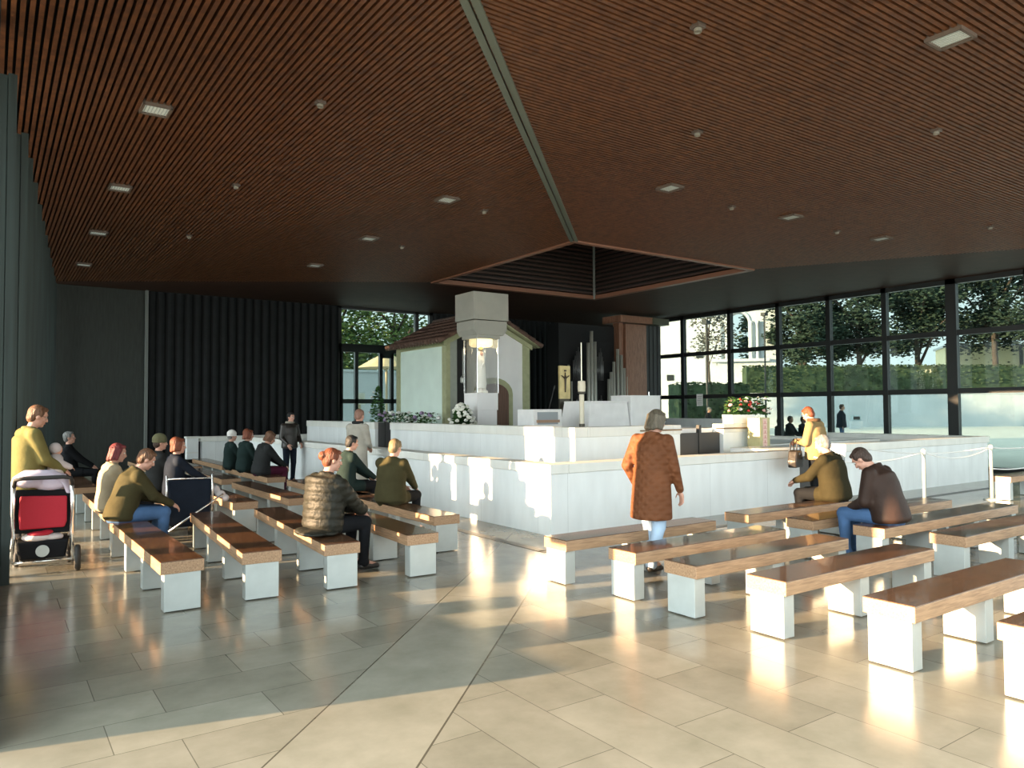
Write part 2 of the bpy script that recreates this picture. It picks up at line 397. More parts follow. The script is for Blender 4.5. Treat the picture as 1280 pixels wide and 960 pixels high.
for lb, x, y in (('nearest one in the left ceiling, between two large lamps', 2.89, 7.74), ('topmost in the photo, right of the seam', 5.02, 4.34),
                 ('second down from the top, right of the seam', 6.95, 6.04), ('near the upper right large lamp', 9.3, 4.39), ('second one back in the left ceiling', 2.94, 11.3),
                 ('farthest one back in the left ceiling', 3.07, 15.1), ('left of the skylight corner', 6.75, 10.47), ('beside the skylight left edge, farther back', 6.84, 13.7),
                 ('between the first two lamps of the far right row', 10.02, 8.0), ('between the last two lamps of the far right row', 13.09, 8.02), ('far right one close to the photo edge', 15.14, 6.23)):
    spot('small ceiling spotlight, ' + lb, x, y)

# ------------------------------------------------------------------ left wall of folding leaves
def wall_x(y): return .16 + (y-8.66)*.088
lv = 0
ys = [8.72, 10.5, 11.5, 12.7, 14.0, 15.2, 16.4, 17.6, 18.8, 20.0, 21.2, 22.3]
for i, y in enumerate(ys):
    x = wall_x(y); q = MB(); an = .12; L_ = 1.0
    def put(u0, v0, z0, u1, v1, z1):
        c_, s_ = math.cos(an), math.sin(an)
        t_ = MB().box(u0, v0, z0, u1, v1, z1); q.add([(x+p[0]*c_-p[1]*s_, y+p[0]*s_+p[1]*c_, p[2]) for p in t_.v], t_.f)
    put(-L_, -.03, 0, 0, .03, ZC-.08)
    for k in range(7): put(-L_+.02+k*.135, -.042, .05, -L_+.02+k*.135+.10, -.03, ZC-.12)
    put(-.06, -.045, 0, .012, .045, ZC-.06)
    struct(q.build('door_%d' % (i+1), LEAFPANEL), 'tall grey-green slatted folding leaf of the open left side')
# the part of that side beside the camera, outside the frame: sill, posts, and an upper panel added to shade the walking woman
w2 = MB(); w2.box(-.10, 4.5, 0, .02, 8.68, .42); w2.box(-.10, 5.05, 0, .02, 5.6, ZC); w2.box(-.10, 6.1, 0, .02, 6.45, ZC); w2.box(-.10, 6.45, 1.0, .02, 6.84, ZC); w2.box(-.10, 7.4, 0, .02, 7.7, ZC)
struct(w2.build('wall_entrance', LEAFPANEL))

# ------------------------------------------------------------------ back wall with its glazed bay
bw = MB()
YB = 22.75
struct(MB().box(1.0, YB, 0, 3.55, YB+.2, ZC).build('wall_back', mat('grey_back_panel', (.032, .038, .033), .7, var=.2, stretch=(3,3,.3))))
for xa, xb, nm in ((3.55, 9.1, 'wall_back_left'), (12.55, 20.6, 'wall_back_right')):
    q = MB(); n = int((xb-xa)/.24); prof = []
    pts = []
    for k in range(n*4+1):
        x = xa+(xb-xa)*k/(n*4); pts.append((x, YB-.05-.05*abs(math.sin(PI*k/4))))
    poly = pts + [(xb, YB+.2), (xa, YB+.2)]
    q.extrude(poly, 'Z', .0, ZC-.03)
    struct(q.build(nm, BACKDARK), 'dark pleated back wall')
struct(MB().box(3.50, YB-.13, 0, 3.57, YB+.1, ZC).build('trim_5', mat('grey_edge', (.16, .18, .17), .5)))
def window(name, parts, panes, label):
    """parts: frame boxes, panes: glass boxes"""
    q = MB()
    for p in parts: q.box(*p)
    o = struct(q.build(name, FRAME), label)
    for p in panes: MB().box(*p).build('pane', GLASS, o)
    return o
wb0, wb1 = 9.1, 12.55
parts = [(wb0, YB, 0, wb0+.12, YB+.14, ZC), (wb0+.0, YB, 3.52, wb1, YB+.14, 3.78), (11.86, YB, 3.6, 11.99, YB+.14, ZC), (wb1-.14, YB, 0, wb1, YB+.14, ZC), (wb0, YB, ZC-.10, wb1, YB+.14, ZC)]
panes = [(wb0+.12, YB+.06, 3.78, 11.86, YB+.075, ZC-.1), (11.99, YB+.06, 3.78, wb1-.14, YB+.075, ZC-.1)]
window('window_1', parts, panes, 'tall glazed bay in the back wall, left of the chapel')
dp = []; pn = []
for x in (9.22, 9.74, 10.6, 11.0, 11.75): dp.append((x-.055, YB, 0, x+.055, YB+.12, 3.52))
dp += [(wb0+.1, YB, 1.86, wb1-.14, YB+.12, 2.0), (wb0+.1, YB, 0, wb1-.14, YB+.12, .15), (10.55, YB, 3.36, 11.05, YB+.12, 3.52)]
for xa, xb in ((9.275, 9.685), (9.795, 10.545), (10.655, 10.945), (11.055, 11.695), (11.805, 12.4)):
    pn += [(xa, YB+.05, .15, xb, YB+.06, 1.86), (xa, YB+.05, 2.0, xb, YB+.06, 3.52)]
window('door_30', dp, pn, 'dark framed glass doors in the back wall')

# ------------------------------------------------------------------ window wall on the right
XW = 20.6
my = [2.44, 4.20, 5.98, 7.72, 9.48, 11.27, 12.99, 14.74, 16.66, 18.76, 20.2, 22.75]
for i in range(len(my)-1):
    y0, y1 = my[i], my[i+1]; q = []
    heavy = .13 if abs(y0-9.48) < .1 else .07
    q.append((XW, y0-heavy, 0, XW+.16, y0+heavy, ZC))
    for z, h in ((3.57, .07), (2.05, .07)): q.append((XW+.02, y0, z-h, XW+.13, y1, z+h))
    q.append((XW+.0, y0, ZC-.15, XW+.14, y1, ZC)); q.append((XW+.02, y0, 0, XW+.13, y1, .12))
    p = [(XW+.07, y0+heavy, a, XW+.082, y1-.07, b) for a, b in ((.12, 1.98), (2.12, 3.5), (3.64, ZC-.15))]
    if i >= 8: struct(MB().box(XW-.06, y0, 0, XW+.0, y1, 1.28).build('wall_sill', STONE), 'stone sill wall under the far window bays')
    window('window_%d' % (i+2), q, p, 'floor to ceiling bay of the dark framed window wall on the right')
struct(MB().box(XW, 22.75, 0, XW+.3, 23.1, ZC).build('trim_6', FRAME))

# ------------------------------------------------------------------ stone platform
ow = MB(); ow.box(5.99, 7.73, 0, 6.24, 21.5, .80); ow.box(6.24, 7.73, 0, 11.35, 7.98, .80); ow.box(12.72, 7.73, 0, 18.35, 7.98, .84); ow.box(18.1, 7.98, 0, 18.35, 12, .84)
ow.box(4.75, 21.5, 0, 9, 21.75, .82)
o = struct(ow.build('wall_outer', STONE), 'low outer wall of pale limestone around the platform')
cp = MB(); cp.box(5.96, 7.70, .80, 6.27, 21.5, .925); cp.box(6.27, 7.70, .80, 11.36, 8.01, .925); cp.box(12.70, 7.70, .84, 18.38, 8.01, .98); cp.box(18.07, 8.01, .84, 18.38, 12, .98)
cp.box(4.7, 21.46, .82, 9, 21.79, .95)
cp.build('coping', STONE_CAP, o, bevel=.008)
iw = MB(); iw.box(7.62, 9.2, 0, 7.85, 15.85, 1.19); iw.box(7.85, 9.2, 0, 10.02, 9.43, 1.19); iw.box(11.18, 9.2, 0, 12.3, 9.43, 1.19); iw.box(12.3, 9.2, 0, 16.5, 9.43, .80); iw.box(7.62, 16.7, 0, 7.85, 21.4, 1.19)
iw.box(16.27, 9.43, 0, 16.5, 14, .80)
o = struct(iw.build('wall_inner', STONE), 'higher inner wall of pale limestone around the altar floor')
cp = MB(); cp.box(7.60, 9.18, 1.19, 7.87, 15.86, 1.35); cp.box(7.87, 9.18, 1.19, 10.03, 9.45, 1.35); cp.box(11.17, 9.18, 1.19, 12.32, 9.45, 1.35); cp.box(12.32, 9.18, .80, 16.52, 9.45, .93); cp.box(7.60, 16.69, 1.19, 7.87, 21.4, 1.35)
cp.box(16.25, 9.45, .80, 16.52, 14, .93)
cp.build('coping', STONE_CAP, o, bevel=.008)
struct(MB().box(7.85, 9.43, 0, 17.5, 21.4, .85).build('floor_altar', STONE))
struct(MB().box(9.6, 9.44, .85, 11.6, 10.4, 1.27).build('floor_step', WHITE), 'white stone step behind the inner gate')
struct(MB().box(11.0, 8.1, 0, 13.1, 8.9, .93).build('floor_step', STONE), 'pale stone step behind the outer gate')
def gate(label, a, b, z0, z1, axis):
    t = thing('gate', label, 'gate', (a[0], a[1], z0))
    L = ((b[0]-a[0])**2 + (b[1]-a[1])**2)**.5
    for k in (0, 1):
        q = MB()
        if axis == 'X': q.box(k*L/2+.02, 0, 0, (k+1)*L/2-.02, .04, z1-z0)
        else: q.box(0, k*L/2+.02, 0, .04, (k+1)*L/2-.02, z1-z0)
        q.build('leaf', GATE, t, bevel=.004)
    q = MB()
    if axis == 'X': q.box(L/2-.03, -.015, 0, L/2+.03, .055, z1-z0+.14)
    else: q.box(-.015, L/2-.02, 0, .055, L/2+.02, z1-z0+.02)
    q.build('post', GATE, t)
    return t
gate('dark bronze double gate in the front of the inner wall behind the walking woman', (10.03, 9.26), (11.17, 9.26), .72, 1.20, 'X')
gate('tall black gate in the left side of the inner wall below the chapel', (7.68, 15.87), (7.68, 16.68), .3, 1.35, 'Y')
gate('dark double gate in the outer wall beside the woman in the tan coat', (11.37, 7.80), (12.70, 7.80), .0, .80, 'X')
# left end block of the back parapet
t = thing('stone_cabinet', 'small grey ledge block at the far left end of the platform wall', 'ledge', (4.36, 21.52, .35))
MB().box(0, 0, 0, .3, .2, .56).build('block', STONE, t, bevel=.01); MB().box(-.02, -.04, .56, .34, .24, .61).build('top', STONE_CAP, t)
MB().box(-.01, -.012, .16, .29, 0, .19).build('band', STONE_CAP, t)

# ------------------------------------------------------------------ chapel
CX0, CX1, CY0, CY1, CB, CE, CA = 10.05, 12.78, 17.5, 20.42, .85, 3.5, 4.16
CXM = (CX0+CX1)/2
ch = thing('chapel', 'small whitewashed chapel with red tiled gable roof standing on the altar floor', 'chapel', (CXM, CY0, CB))
def rel(q):   # world -> chapel
    q.v = [(x-CXM, y-CY0, z-CB) for x, y, z in q.v]; return q
rel(MB().extrude([(CX0, CB), (CX1, CB), (CX1, CE), (CXM, CA), (CX0, CE)], 'Y', CY0+.12, CY1)).build('wall', LIME, ch)
rel(MB().extrude([(CX0+.30, CB), (CX1-.02, CB), (CX1-.02, CE), (CXM, CA-.02), (CX0+.30, CE+.15)], 'Y', CY0, CY0+.14)).build('front', LIMEG, ch)
for q_ in ((CX0-.02, CY0-.02, CB, CX0+.11, CY0+.2, CE), (CX1-.22, CY0-.03, CB, CX1+.02, CY0+.2, CE), (CX0-.03, CY1-.2, CB, CX0+.2, CY1+.03, CE), (CX0-.03, CY0+.2, CE-.14, CX0+.1, CY1-.2, CE+.02)):
    rel(MB().box(*q_)).build('corner_band', TRIMC, ch)
rel(MB().box(CX0+.11, CY0-.005, CB, CX0+.34, CY0+.1, CE+.1)).build('front_pier', mat('shaded_pier_render', (.34, .38, .34), .8, var=.06), ch)  # pier in shade: the shadow is put into its grey-green colour
q = MB()
for s in (-1, 1):
    e = (CX0-.1 if s < 0 else CX1+.1); ez = CE-.03
    q.extrude([(e, ez-.12), (CXM, CA-.10), (CXM, CA+.02), (e, ez+.01)], 'Y', CY0-.06, CY0+.02)
rel(q).build('gable_band', TRIMC, ch)
q = MB()
for s in (-1, 1):
    e = (CX0-.30 if s < 0 else CX1+.30); sl_ = (CA-CE)/(CXM-CX0); ez = CE-.30*sl_+.06
    q.extrude([(e, ez), (CXM, CA+.06), (CXM, CA+.12), (e, ez+.06)], 'Y', CY0-.22, CY1+.2)
rel(q).build('eaves', TRIMC, ch)
tl = MB(); sl_ = (CA-CE)/(CXM-CX0); y = CY0-.2
while y < CY1+.2:
    for s in (-1, 1):
        e = CX0-.34 if s < 0 else CX1+.34; ez = CE-.34*sl_+.13
        for k in range(6):
            a = V((e+(CXM-e)*k/6, y, ez+(CA+.19-ez)*k/6)); b = V((e+(CXM-e)*(k+1.15)/6, y, ez+(CA+.19-ez)*(k+1.15)/6-.01))
            tl.tube([a, b], [.075, .055], 8)
    y += .16
tl.tube([(CXM, CY0-.2, CA+.2), (CXM, CY1+.2, CA+.2)], .09, 10)
rel(tl).build('roof_tiles', mat('terracotta', (.13, .075, .055), .8, var=.35, vscale=12), ch, smooth=True)
arch = [(11.05, CB), (12.05, CB), (12.05, 2.05)] + [(11.55+.5*math.cos(a), 2.05+.32*math.sin(a)) for a in [PI*k/10 for k in range(1, 10)]] + [(11.05, 2.05)]
big = [(10.90, CB), (12.20, CB), (12.20, 2.08)] + [(11.55+.65*math.cos(a), 2.08+.45*math.sin(a)) for a in [PI*k/10 for k in range(1, 10)]] + [(10.90, 2.08)]
rel(MB().extrude(big, 'Y', CY0-.03, CY0+.02)).build('door_surround', TRIMC, ch)
rel(MB().extrude(arch, 'Y', CY0-.045, CY0+.02)).build('door', mat('old_door', (.14, .075, .05), .6, var=.3, vscale=4, stretch=(8, 1, .4)), ch)
rel(MB().box(CX0+.33, CY0-.02, CB, CX0+.62, CY0+.1, 3.72)).build('recess', BLACK, ch)  # flat black panel painting the darkness of an opening
q = MB().tube([(CX0+.48, CY0-.05, 3.3), (CX0+.48, CY0-.05, 2.55)], .008, 6); q.lathe((CX0+.48, CY0-.05, 2.35), [(.01, 0), (.07, .03), (.07, .15), (.02, .22)], 10)
rel(q).build('lantern', mat('dull_silver', (.4, .42, .4), .4, .6), ch)

# ------------------------------------------------------------------ statue pillar with glass case
sp = thing('statue_pillar', 'stone pedestal with lit glass case and stepped stone canopy before the chapel', 'shrine', (9.86, 15.43, .85))
STONED = mat('canopy_stone', (.40, .40, .35), .6, var=.06, vscale=3)
MB().box(-.31, -.28, 0, .25, .28, .78).build('pedestal', LIMEG, sp, bevel=.006)
MB().box(-.33, -.30, .78, .27, .30, 1.19).build('plinth', LIMEG, sp, bevel=.006)
cs = MB(); 
for x, y in ((-.33, -.30), (.27, -.30), (-.33, .30), (.27, .30)): cs.box(x-.008, y-.008, 1.19, x+.008, y+.008, 2.50)
cs.build('case_frame', CHROME, sp)
for i, a in enumerate(((-.33, -.30, .27, -.292), (-.33, .292, .27, .30), (-.33, -.30, -.322, .30), (.262, -.30, .27, .30))):
    MB().box(a[0], a[1], 1.19, a[2], a[3], 2.50).build('glass_pane', CLEAR, sp)
MB().lathe((-.03, 0, 2.32), [(.24, 0), (.29, .05), (.29, .18), (.24, .18)], 28).build('lamp_ring', mat('case_lamp', (.9, .85, .6), .5, emit=(1, .80, .42, 1.6)), sp, smooth=True)
MB().box(-.36, -.34, 2.50, .30, .34, 2.58).build('canopy_ring', STONED, sp)
MB().extrude([(-.40, 2.58), (.36, 2.58), (.47, 2.70), (.47, 2.92), (-.47, 2.92), (-.47, 2.70)], 'Y', -.40, .40).build('canopy', STONED, sp)
MB().box(-.50, -.43, 2.94, .50, .43, 3.60).build('canopy_block', STONED, sp, bevel=.006)
pl = bpy.data.lights.new('case_lamp_light', 'POINT'); pl.energy = 14; pl.color = (1, .8, .5); pl.shadow_soft_size = .12
po = bpy.data.objects.new('case_lamp_light', pl); col.objects.link(po); po.parent = sp; po.location = (-.03, 0, 2.26)
st = thing('statue', 'small veiled white robed statue inside the lit glass case', 'statue', (9.83, 15.43, 2.04))
MB().lathe((0, 0, 0), [(.17, 0), (.17, .06), (.13, .07), (.13, .12)], 18).build('cloud_base', WHITE, st, smooth=True)
q = MB().lathe((0, 0, .12), [(.13, 0), (.15, .1), (.125, .35), (.10, .55), (.105, .66), (.07, .74), (.03, .77)], 18, 1, .8)
q.cap((.0, -.07, .66), (.0, -.13, .72), .035, .025)
q.build('robe', WHITE, st, smooth=True)
MB().ell((0, -.01, .95), (.05, .055, .07)).build('head', SKIN, st, smooth=True)
q = MB().lathe((0, .015, .12), [(.14, .15), (.12, .55), (.10, .74), (.075, .84), (.06, .91), (.02, .93)], 14, 1.05, .75); q.build('veil', WHITE, st, smooth=True)
q = MB().lathe((0, 0, 1.02), [(.05, 0), (.06, .05), (.05, .08), (.015, .13)], 12); q.ell((0, 0, 1.17), (.015, .015, .02)); q.build('crown', mat('gold', (.7, .5, .18), .3, .9), st, smooth=True)

# ------------------------------------------------------------------ flowers
def bloom_mesh(name, r):
    q = MB(); q.ell((0, 0, 0), (r, r, r*.8), n=8, m=5)
    for k in range(5):
        a = 2*PI*k/5; q.ell((r*.6*math.cos(a), r*.6*math.sin(a), -r*.1), (r*.55, r*.55, r*.5), n=6, m=4)
    me = q.mesh(name); me.polygons.foreach_set('use_smooth', [True]*len(me.polygons)); return me
LEAFG = leaf_material('flower_foliage', (.015, .05, .012), (.06, .14, .04))
def leaves(q, pts, size, rnd):
    for p in pts:
        d = V((rnd.gauss(0, 1), rnd.gauss(0, 1), rnd.gauss(.4, 1))).normalized(); u, w, d = q.frame(d)
        s_ = size*rnd.uniform(.6, 1.3); p = V(p)
        q.add([p-u*s_*.5, p+w*s_*.25+d*s_*.1, p+u*s_*.5, p-w*s_*.25+d*s_*.1], [(0, 1, 2, 3)])
def flowers(label, loc, fn, nb, nl, r, cols, cat='flowers', base=None, group=None):
    rnd = random.Random(sum(map(ord, label)))
    t = thing('flower_arrangement', label, cat, loc, 0, group)
    q = MB(); leaves(q, [fn(rnd, False) for _ in range(nl)], .09, rnd); q.build('foliage', LEAFG, t, recalc=False)
    if base: base(t)
    mes = []
    for i, c in enumerate(cols):
        me = bloom_mesh('bloom', r); me.materials.append(mat('petal_%d_%d_%d' % tuple(int(x*99) for x in c), c, .6)); mes.append(me)
    for k in range(nb):
        o = bpy.data.objects.new('bloom', mes[k % len(mes)]); col.objects.link(o); o.parent = t; o.location = fn(rnd, True)
        s_ = rnd.uniform(.75, 1.15); o.scale = (s_, s_, s_); o.rotation_euler = (rnd.uniform(-.5, .5), rnd.uniform(-.5, .5), rnd.uniform(0, 6))
    return t
def dome(rx, ry, h):
    def f(rnd, surf):
        a = rnd.uniform(0, 2*PI); z = rnd.random(); k = (1-z**2)**.6
        k *= 1.05 if surf else rnd.uniform(.4, .86)
        return (rx*k*math.cos(a), ry*k*math.sin(a), .05 + h*z)
    return f
flowers('tall mound of white roses at the foot of the statue pillar', (9.10, 15.12, .85), dome(.36, .33, .88), 100, 2000, .050, [(.85, .85, .78), (.80, .82, .72)],
        base=lambda t: MB().lathe((0, 0, 0), [(.2, 0), (.3, .2), (.3, .3)], 16).build('basket', LEAFG, t))
def strip(L, w, h):
    def f(rnd, surf): return (rnd.uniform(-w, w), rnd.uniform(-L/2, L/2), rnd.uniform(.35 if surf else 0, 1)*h)
    return f
flowers('low bed of white and lilac flowers along the left side of the chapel', (9.55, 18.9, .95), strip(3.2, .2, .62), 46, 900, .06, [(.8, .82, .8), (.75, .75, .72), (.35, .25, .42)])
flowers('dark bushy plant with few pale blooms at the far end of the flower bed', (9.5, 20.6, .95), dome(.3, .3, 1.35), 8, 600, .04, [(.7, .7, .65)])
def boxstrip(L, w, h):
    def f(rnd, surf): return (rnd.uniform(0, L), rnd.uniform(-w, w), .16 + rnd.uniform(.4 if surf else 0, 1)*h*(.7+.3*math.sin(7*rnd.random())))
    return f
flowers('white planter box of red and pink flowers on the inner wall coping', (11.45, 9.31, 1.35), boxstrip(1.15, .12, .36), 34, 600, .036,
        [(.62, .05, .04), (.8, .45, .42), (.85, .8, .75)], 'planter', base=lambda t: MB().extrude([(.0, 0), (.62, 0), (.66, .17), (-.03, .17)], 'Y', -.12, .12).build('planter_box', WHITE, t, bevel=.01))

# ------------------------------------------------------------------ altar furniture
t = thing('altar', 'white stone altar block with sloping sides in the middle of the platform', 'altar', (11.45, 13.0, .85))
def taper(q, x0, x1, y0, y1, h, d): return q.add([(x0, y0, 0), (x1, y0, 0), (x1, y1, 0), (x0, y1, 0), (x0+d, y0+d*.3, h), (x1-d, y0+d*.3, h), (x1-d, y1-d, h), (x0+d, y1-d, h)], [(0,3,2,1),(4,5,6,7),(0,1,5,4),(1,2,6,5),(2,3,7,6),(3,0,4,7)])
taper(MB(), -.32, 1.08, 0, 1.1, .94, .12).build('block', WHITE, t, bevel=.015)
MB().box(-.22, .03, .94, .98, .96, .975).build('slab', WHITE, t, bevel=.005)
t = thing('lectern', 'low white stone lectern with grey recessed face left of the altar', 'lectern', (9.62, 13.0, .85))
MB().box(0, 0, 0, .78, .6, .79).build('block', WHITE, t, bevel=.008)
MB().box(.10, -.012, .46, .66, .01, .73).build('recess', mat('grey_inset', (.34, .38, .40), .4), t)
MB().box(.08, -.05, .50, .68, .0, .56).build('shelf', mat('shelf_wood', (.42, .27, .18), .5), t)
t = thing('ambo', 'tall square white stone ambo right of the altar', 'ambo', (12.5, 13.0, .85))
MB().box(0, 0, 0, .98, .7, 1.09).build('block', WHITE, t, bevel=.008)
MB().box(-.01, -.01, 1.09, .99, .71, 1.11).build('top', WHITE, t)
MB().tube([(.80, .2, 1.11), (.80, .2, 1.2)], .012, 8).build('microphone', CHROME, t)
t = thing('paschal_candle', 'thick cream candle on a tall stand in front of the altar', 'candle', (10.30, 12.2, .85))
CREAM = mat('cream_wax', (.80, .74, .58), .5)
MB().lathe((0, 0, 0), [(.11, 0), (.11, .03), (.05, .05), (.05, .40), (.055, .42)], 16).build('foot', CREAM, t, smooth=True)
MB().lathe((0, 0, .40), [(.06, 0), (.06, .08), (.045, .08)], 16).build('collar', mat('bronze', (.10, .09, .07), .4, .7), t)
MB().lathe((0, 0, .48), [(.052, 0), (.052, .62), (.02, .64)], 16).build('shaft', CREAM, t)
q = MB().lathe((0, 0, 1.10), [(.04, 0), (.085, .03), (.085, .05)], 16); q.build('dish', mat('bronze', (.1, .09, .07)), t)
MB().lathe((0, 0, 1.16), [(.08, 0), (.085, .10), (.08, .22), (.03, .23)], 16).build('candle', CREAM, t)
MB().tube([(0, 0, 1.38), (0, 0, 2.2)], .012, 8).build('snuffer_rod', mat('pale_brass', (.62, .58, .45), .3, .8), t)
t = thing('crucifix_panel', 'upright gilded board with a dark crucifix figure behind the candle', 'crucifix', (11.45, 14.2, .85))
MB().box(-.15, 0, 0, .15, .05, 1.04).build('stand', mat('bronze', (.1, .09, .07)), t)
MB().box(-.16, -.02, 1.04, .16, .04, 1.84).build('panel', mat('gilt', (.62, .50, .24), .4, .4, var=.15, vscale=6), t)
q = MB().box(-.012, -.04, 1.2, .012, -.02, 1.68); q.cap((0, -.035, 1.52), (0, -.035, 1.28), .03, .018); q.cap((-.11, -.035, 1.60), (0, -.035, 1.52), .012, .016); q.cap((.11, -.035, 1.60), (0, -.035, 1.52), .012, .016); q.ell((0, -.035, 1.58), (.025, .02, .032)); q.box(-.03, -.04, 1.70, .03, -.02, 1.74)
q.build('figure', mat('dark_bronze', (.06, .04, .025), .5), t)
t = thing('microphone_stand', 'thin dark slanted microphone stand beside the lectern', 'microphone', (10.5, 13.6, .85))
MB().tube([(0, 0, 0), (0, 0, .8), (.15, 0, 1.25)], .012, 8).build('stand', RUBBER, t); MB().lathe((0, 0, 0), [(.12, 0), (.12, .02)], 14).build('base', RUBBER, t)
MB().cap((.15, 0, 1.25), (.17, 0, 1.32), .02, .02).build('microphone', RUBBER, t)

# ------------------------------------------------------------------ pipe organ
og = thing('pipe_organ', 'dark pipe organ with silvery pipes and a reddish wood case by the far wall', 'organ', (16.4, 19.2, .85))
REDW = wood_material('organ_wood', (.22, .10, .06), (.36, .18, .11), (6, 6, .7), .4, .1)
MB().box(-.95, .25, 0, 1.9, .9, 3.65).build('back_panel', BLACK, og)
MB().box(1.75, -.1, 0, 2.75, .5, 3.75).build('case_side', REDW, og, bevel=.01)
MB().box(1.38, -.25, 3.78, 2.95, .7, 4.02).build('cornice', REDW, og, bevel=.008)
MB().box(1.52, .0, 2.0, 1.72, .3, 3.8).build('case_post', REDW, og)
MB().box(2.9, -.3, 3.78, 3.7, .7, 4.0).build('side_cornice', mat('dull_olive', (.09, .09, .06), .5), og)
q = MB()
for k in range(8): q.box(2.8+k*.1, .0+.02*(k % 2), 0, 2.88+k*.1, .5, 3.76)
q.build('louvre_side', mat('dark_louvre', (.045, .045, .045), .5), og)
MB().box(1.55, -.2, 0, 2.0, .1, .95).build('bench_end', REDW, og)
PIPE = mat('pipe_tin', (.50, .50, .44), .3, .25); PIPED = mat('pipe_dark', (.13, .13, .13), .35, .3)
def pipe(x, y, h, r, z0=.25, m=PIPE):
    return MB().lathe((x, y, z0), [(.012, 0), (r*.9, .3), (r, .34), (r, h), (r*.95, h)], 12).build('pipe', m, og, smooth=True)
pipe(-.75, 0, 2.0, .03); pipe(-.62, 0, 1.45, .03)
for i, (x, h) in enumerate(((.02, 2.75), (.17, 3.15), (.32, 2.8))): pipe(x, -.1, h, .06, m=PIPE)
for x, h in ((.98, 1.55), (1.09, 1.8), (1.22, 2.15), (1.40, 2.6), (1.57, 2.4), (1.70, 1.95), (1.80, 1.65)): pipe(x, -.05, h, .055)
for xc in (-.32, .66):
    for z0, h0 in ((.2, 1.05), (1.75, 1.1)):
        for k in range(-3, 4): pipe(xc+k*.055, .02*abs(k), h0*(1-.13*abs(k)), .024, z0, PIPED)
MB().box(-.45, -.12, .82, 1.9, -.06, .9).build('rail', PIPED, og)
MB().box(-.95, -.2, 0, 1.75, .3, .28).build('plinth', BLACK, og)

# stand with the pink strip, small things on the coping
t = thing('offering_stand', 'upright ochre wooden stand with a pink patterned strip on the terrace', 'stand', (11.72, 8.80, 0))
MB().box(0, 0, .0, .30, .28, 1.46).build('body', mat('ochre_board', (.50, .46, .24), .6, var=.1), t, bevel=.006)
q = MB().box(.09, -.006, .85, .21, 0, 1.44); q.build('strip', mat('pink_strip', (.72, .50, .44), .6), t)
q = MB()
for k in range(6): q.box(.10, -.010, .9+k*.09, .20, -.006, .905+k*.09); q.box(.14, -.010, .905+k*.09, .15, -.006, .95+k*.09)
q.build('marks', mat('red_ink', (.48, .12, .12), .6), t)
for lb, x, y, L in (('long thin brown handrail on the inner wall near the gate', 9.0, 9.14, 1.0), ('short brown handrail on the inner wall right of the gate', 10.9, 9.14, 1.1)):
    t = thing('handrail', lb, 'handrail', (x, y, 1.27)); MB().tube([(0, 0, 0), (L, 0, .0)], .012, 8).build('bar', mat('bronze_bar', (.25, .17, .10), .4, .4), t)
    for k in (.06, L-.06): MB().tube([(k, 0, 0), (k, .07, 0)], .008, 6).build('bracket', RUBBER, t)
t = thing('small_box', 'small black box on the outer wall coping near the corner', 'box', (7.55, 7.84, .925)); MB().box(0, 0, 0, .12, .05, .03).build('body', RUBBER, t, bevel=.004); MB().box(.02, .01, .03, .10, .04, .036).build('lid', FRAME, t)

# ------------------------------------------------------------------ benches
def bench_proto(L, w=.34, legs=4):
    t = empty('bench')
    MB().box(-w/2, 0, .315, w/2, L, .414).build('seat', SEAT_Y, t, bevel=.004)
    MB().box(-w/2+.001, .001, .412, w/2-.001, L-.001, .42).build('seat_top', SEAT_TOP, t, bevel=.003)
    for k in range(legs):
        y = .066 + (L-.132)*k/(legs-1)
        MB().box(-w/2+.03, y-.06, .01, w/2-.025, y+.06, .315).build('leg', STEEL, t, bevel=.003)
    return t
PROTO = {}
def bench(label, x, y, L, rz, group, legs=None, w=.34):
    legs = legs or (4 if L > 2.6 else 3); k = (L, legs, w)
    if k not in PROTO: PROTO[k] = bench_proto(L, w, legs); t = PROTO[k]
    else: t = copy_tree(PROTO[k])
    t.location = (x, y, 0); t.rotation_euler = (0, 0, rz)
    return tag(t, label, 'bench', group)
GL, GR = 'wooden benches in rows on the left', 'wooden benches in rows on the right'
for i, (x, x2, y, n) in enumerate((
    (1.33, 1.30, 6.68, 'oak bench with steel legs nearest the pushchair with the red back, its long side sunlit'),
    (1.98, 2.18, 6.68, 'oak bench with steel legs second from the left in the front row'),
    (2.70, 2.92, 6.63, 'oak bench with steel legs on which the woman in the black puffy jacket sits'),
    (3.55, 3.68, 6.65, 'empty oak bench with steel legs right of the woman in the puffy jacket'),
    (4.38, 4.42, 7.62, 'oak bench with steel legs under the blond seated person, nearest the stone platform'))):
    L = 3.0; bench(n, x, y, L, -math.atan2(x2-x, L), GL)
for x, y, n in ((1.34, 10.0, 'bench under the seated woman with dark red hair'), (2.16, 11.25, 'bench behind the black pushchair'), (2.86, 10.42, 'empty bench just right of the black pushchair'),
                (3.62, 10.42, 'empty bench directly behind the woman in the puffy jacket'), (4.52, 10.24, 'bench under the seated black haired person'),
                (1.32, 14.0, 'bench under the grey haired man by the left wall'), (2.2, 14.0, 'empty third row bench behind the two people at the pushchair'), (2.95, 14.1, 'empty third row bench left of the aisle'),
                (3.62, 14.1, 'empty bench third in line behind the puffy jacket'), (4.38, 13.92, 'under the two people near the standing woman in black leather'),
                (3.0, 17.7, 'bench far back by the dark wall, left one'), (3.75, 17.7, 'bench far back by the dark wall, middle one'), (4.48, 17.6, 'bench far back by the dark wall, nearest the platform')):
    bench('oak bench with steel legs, ' + n, x, y, 3.0, 0, GL)
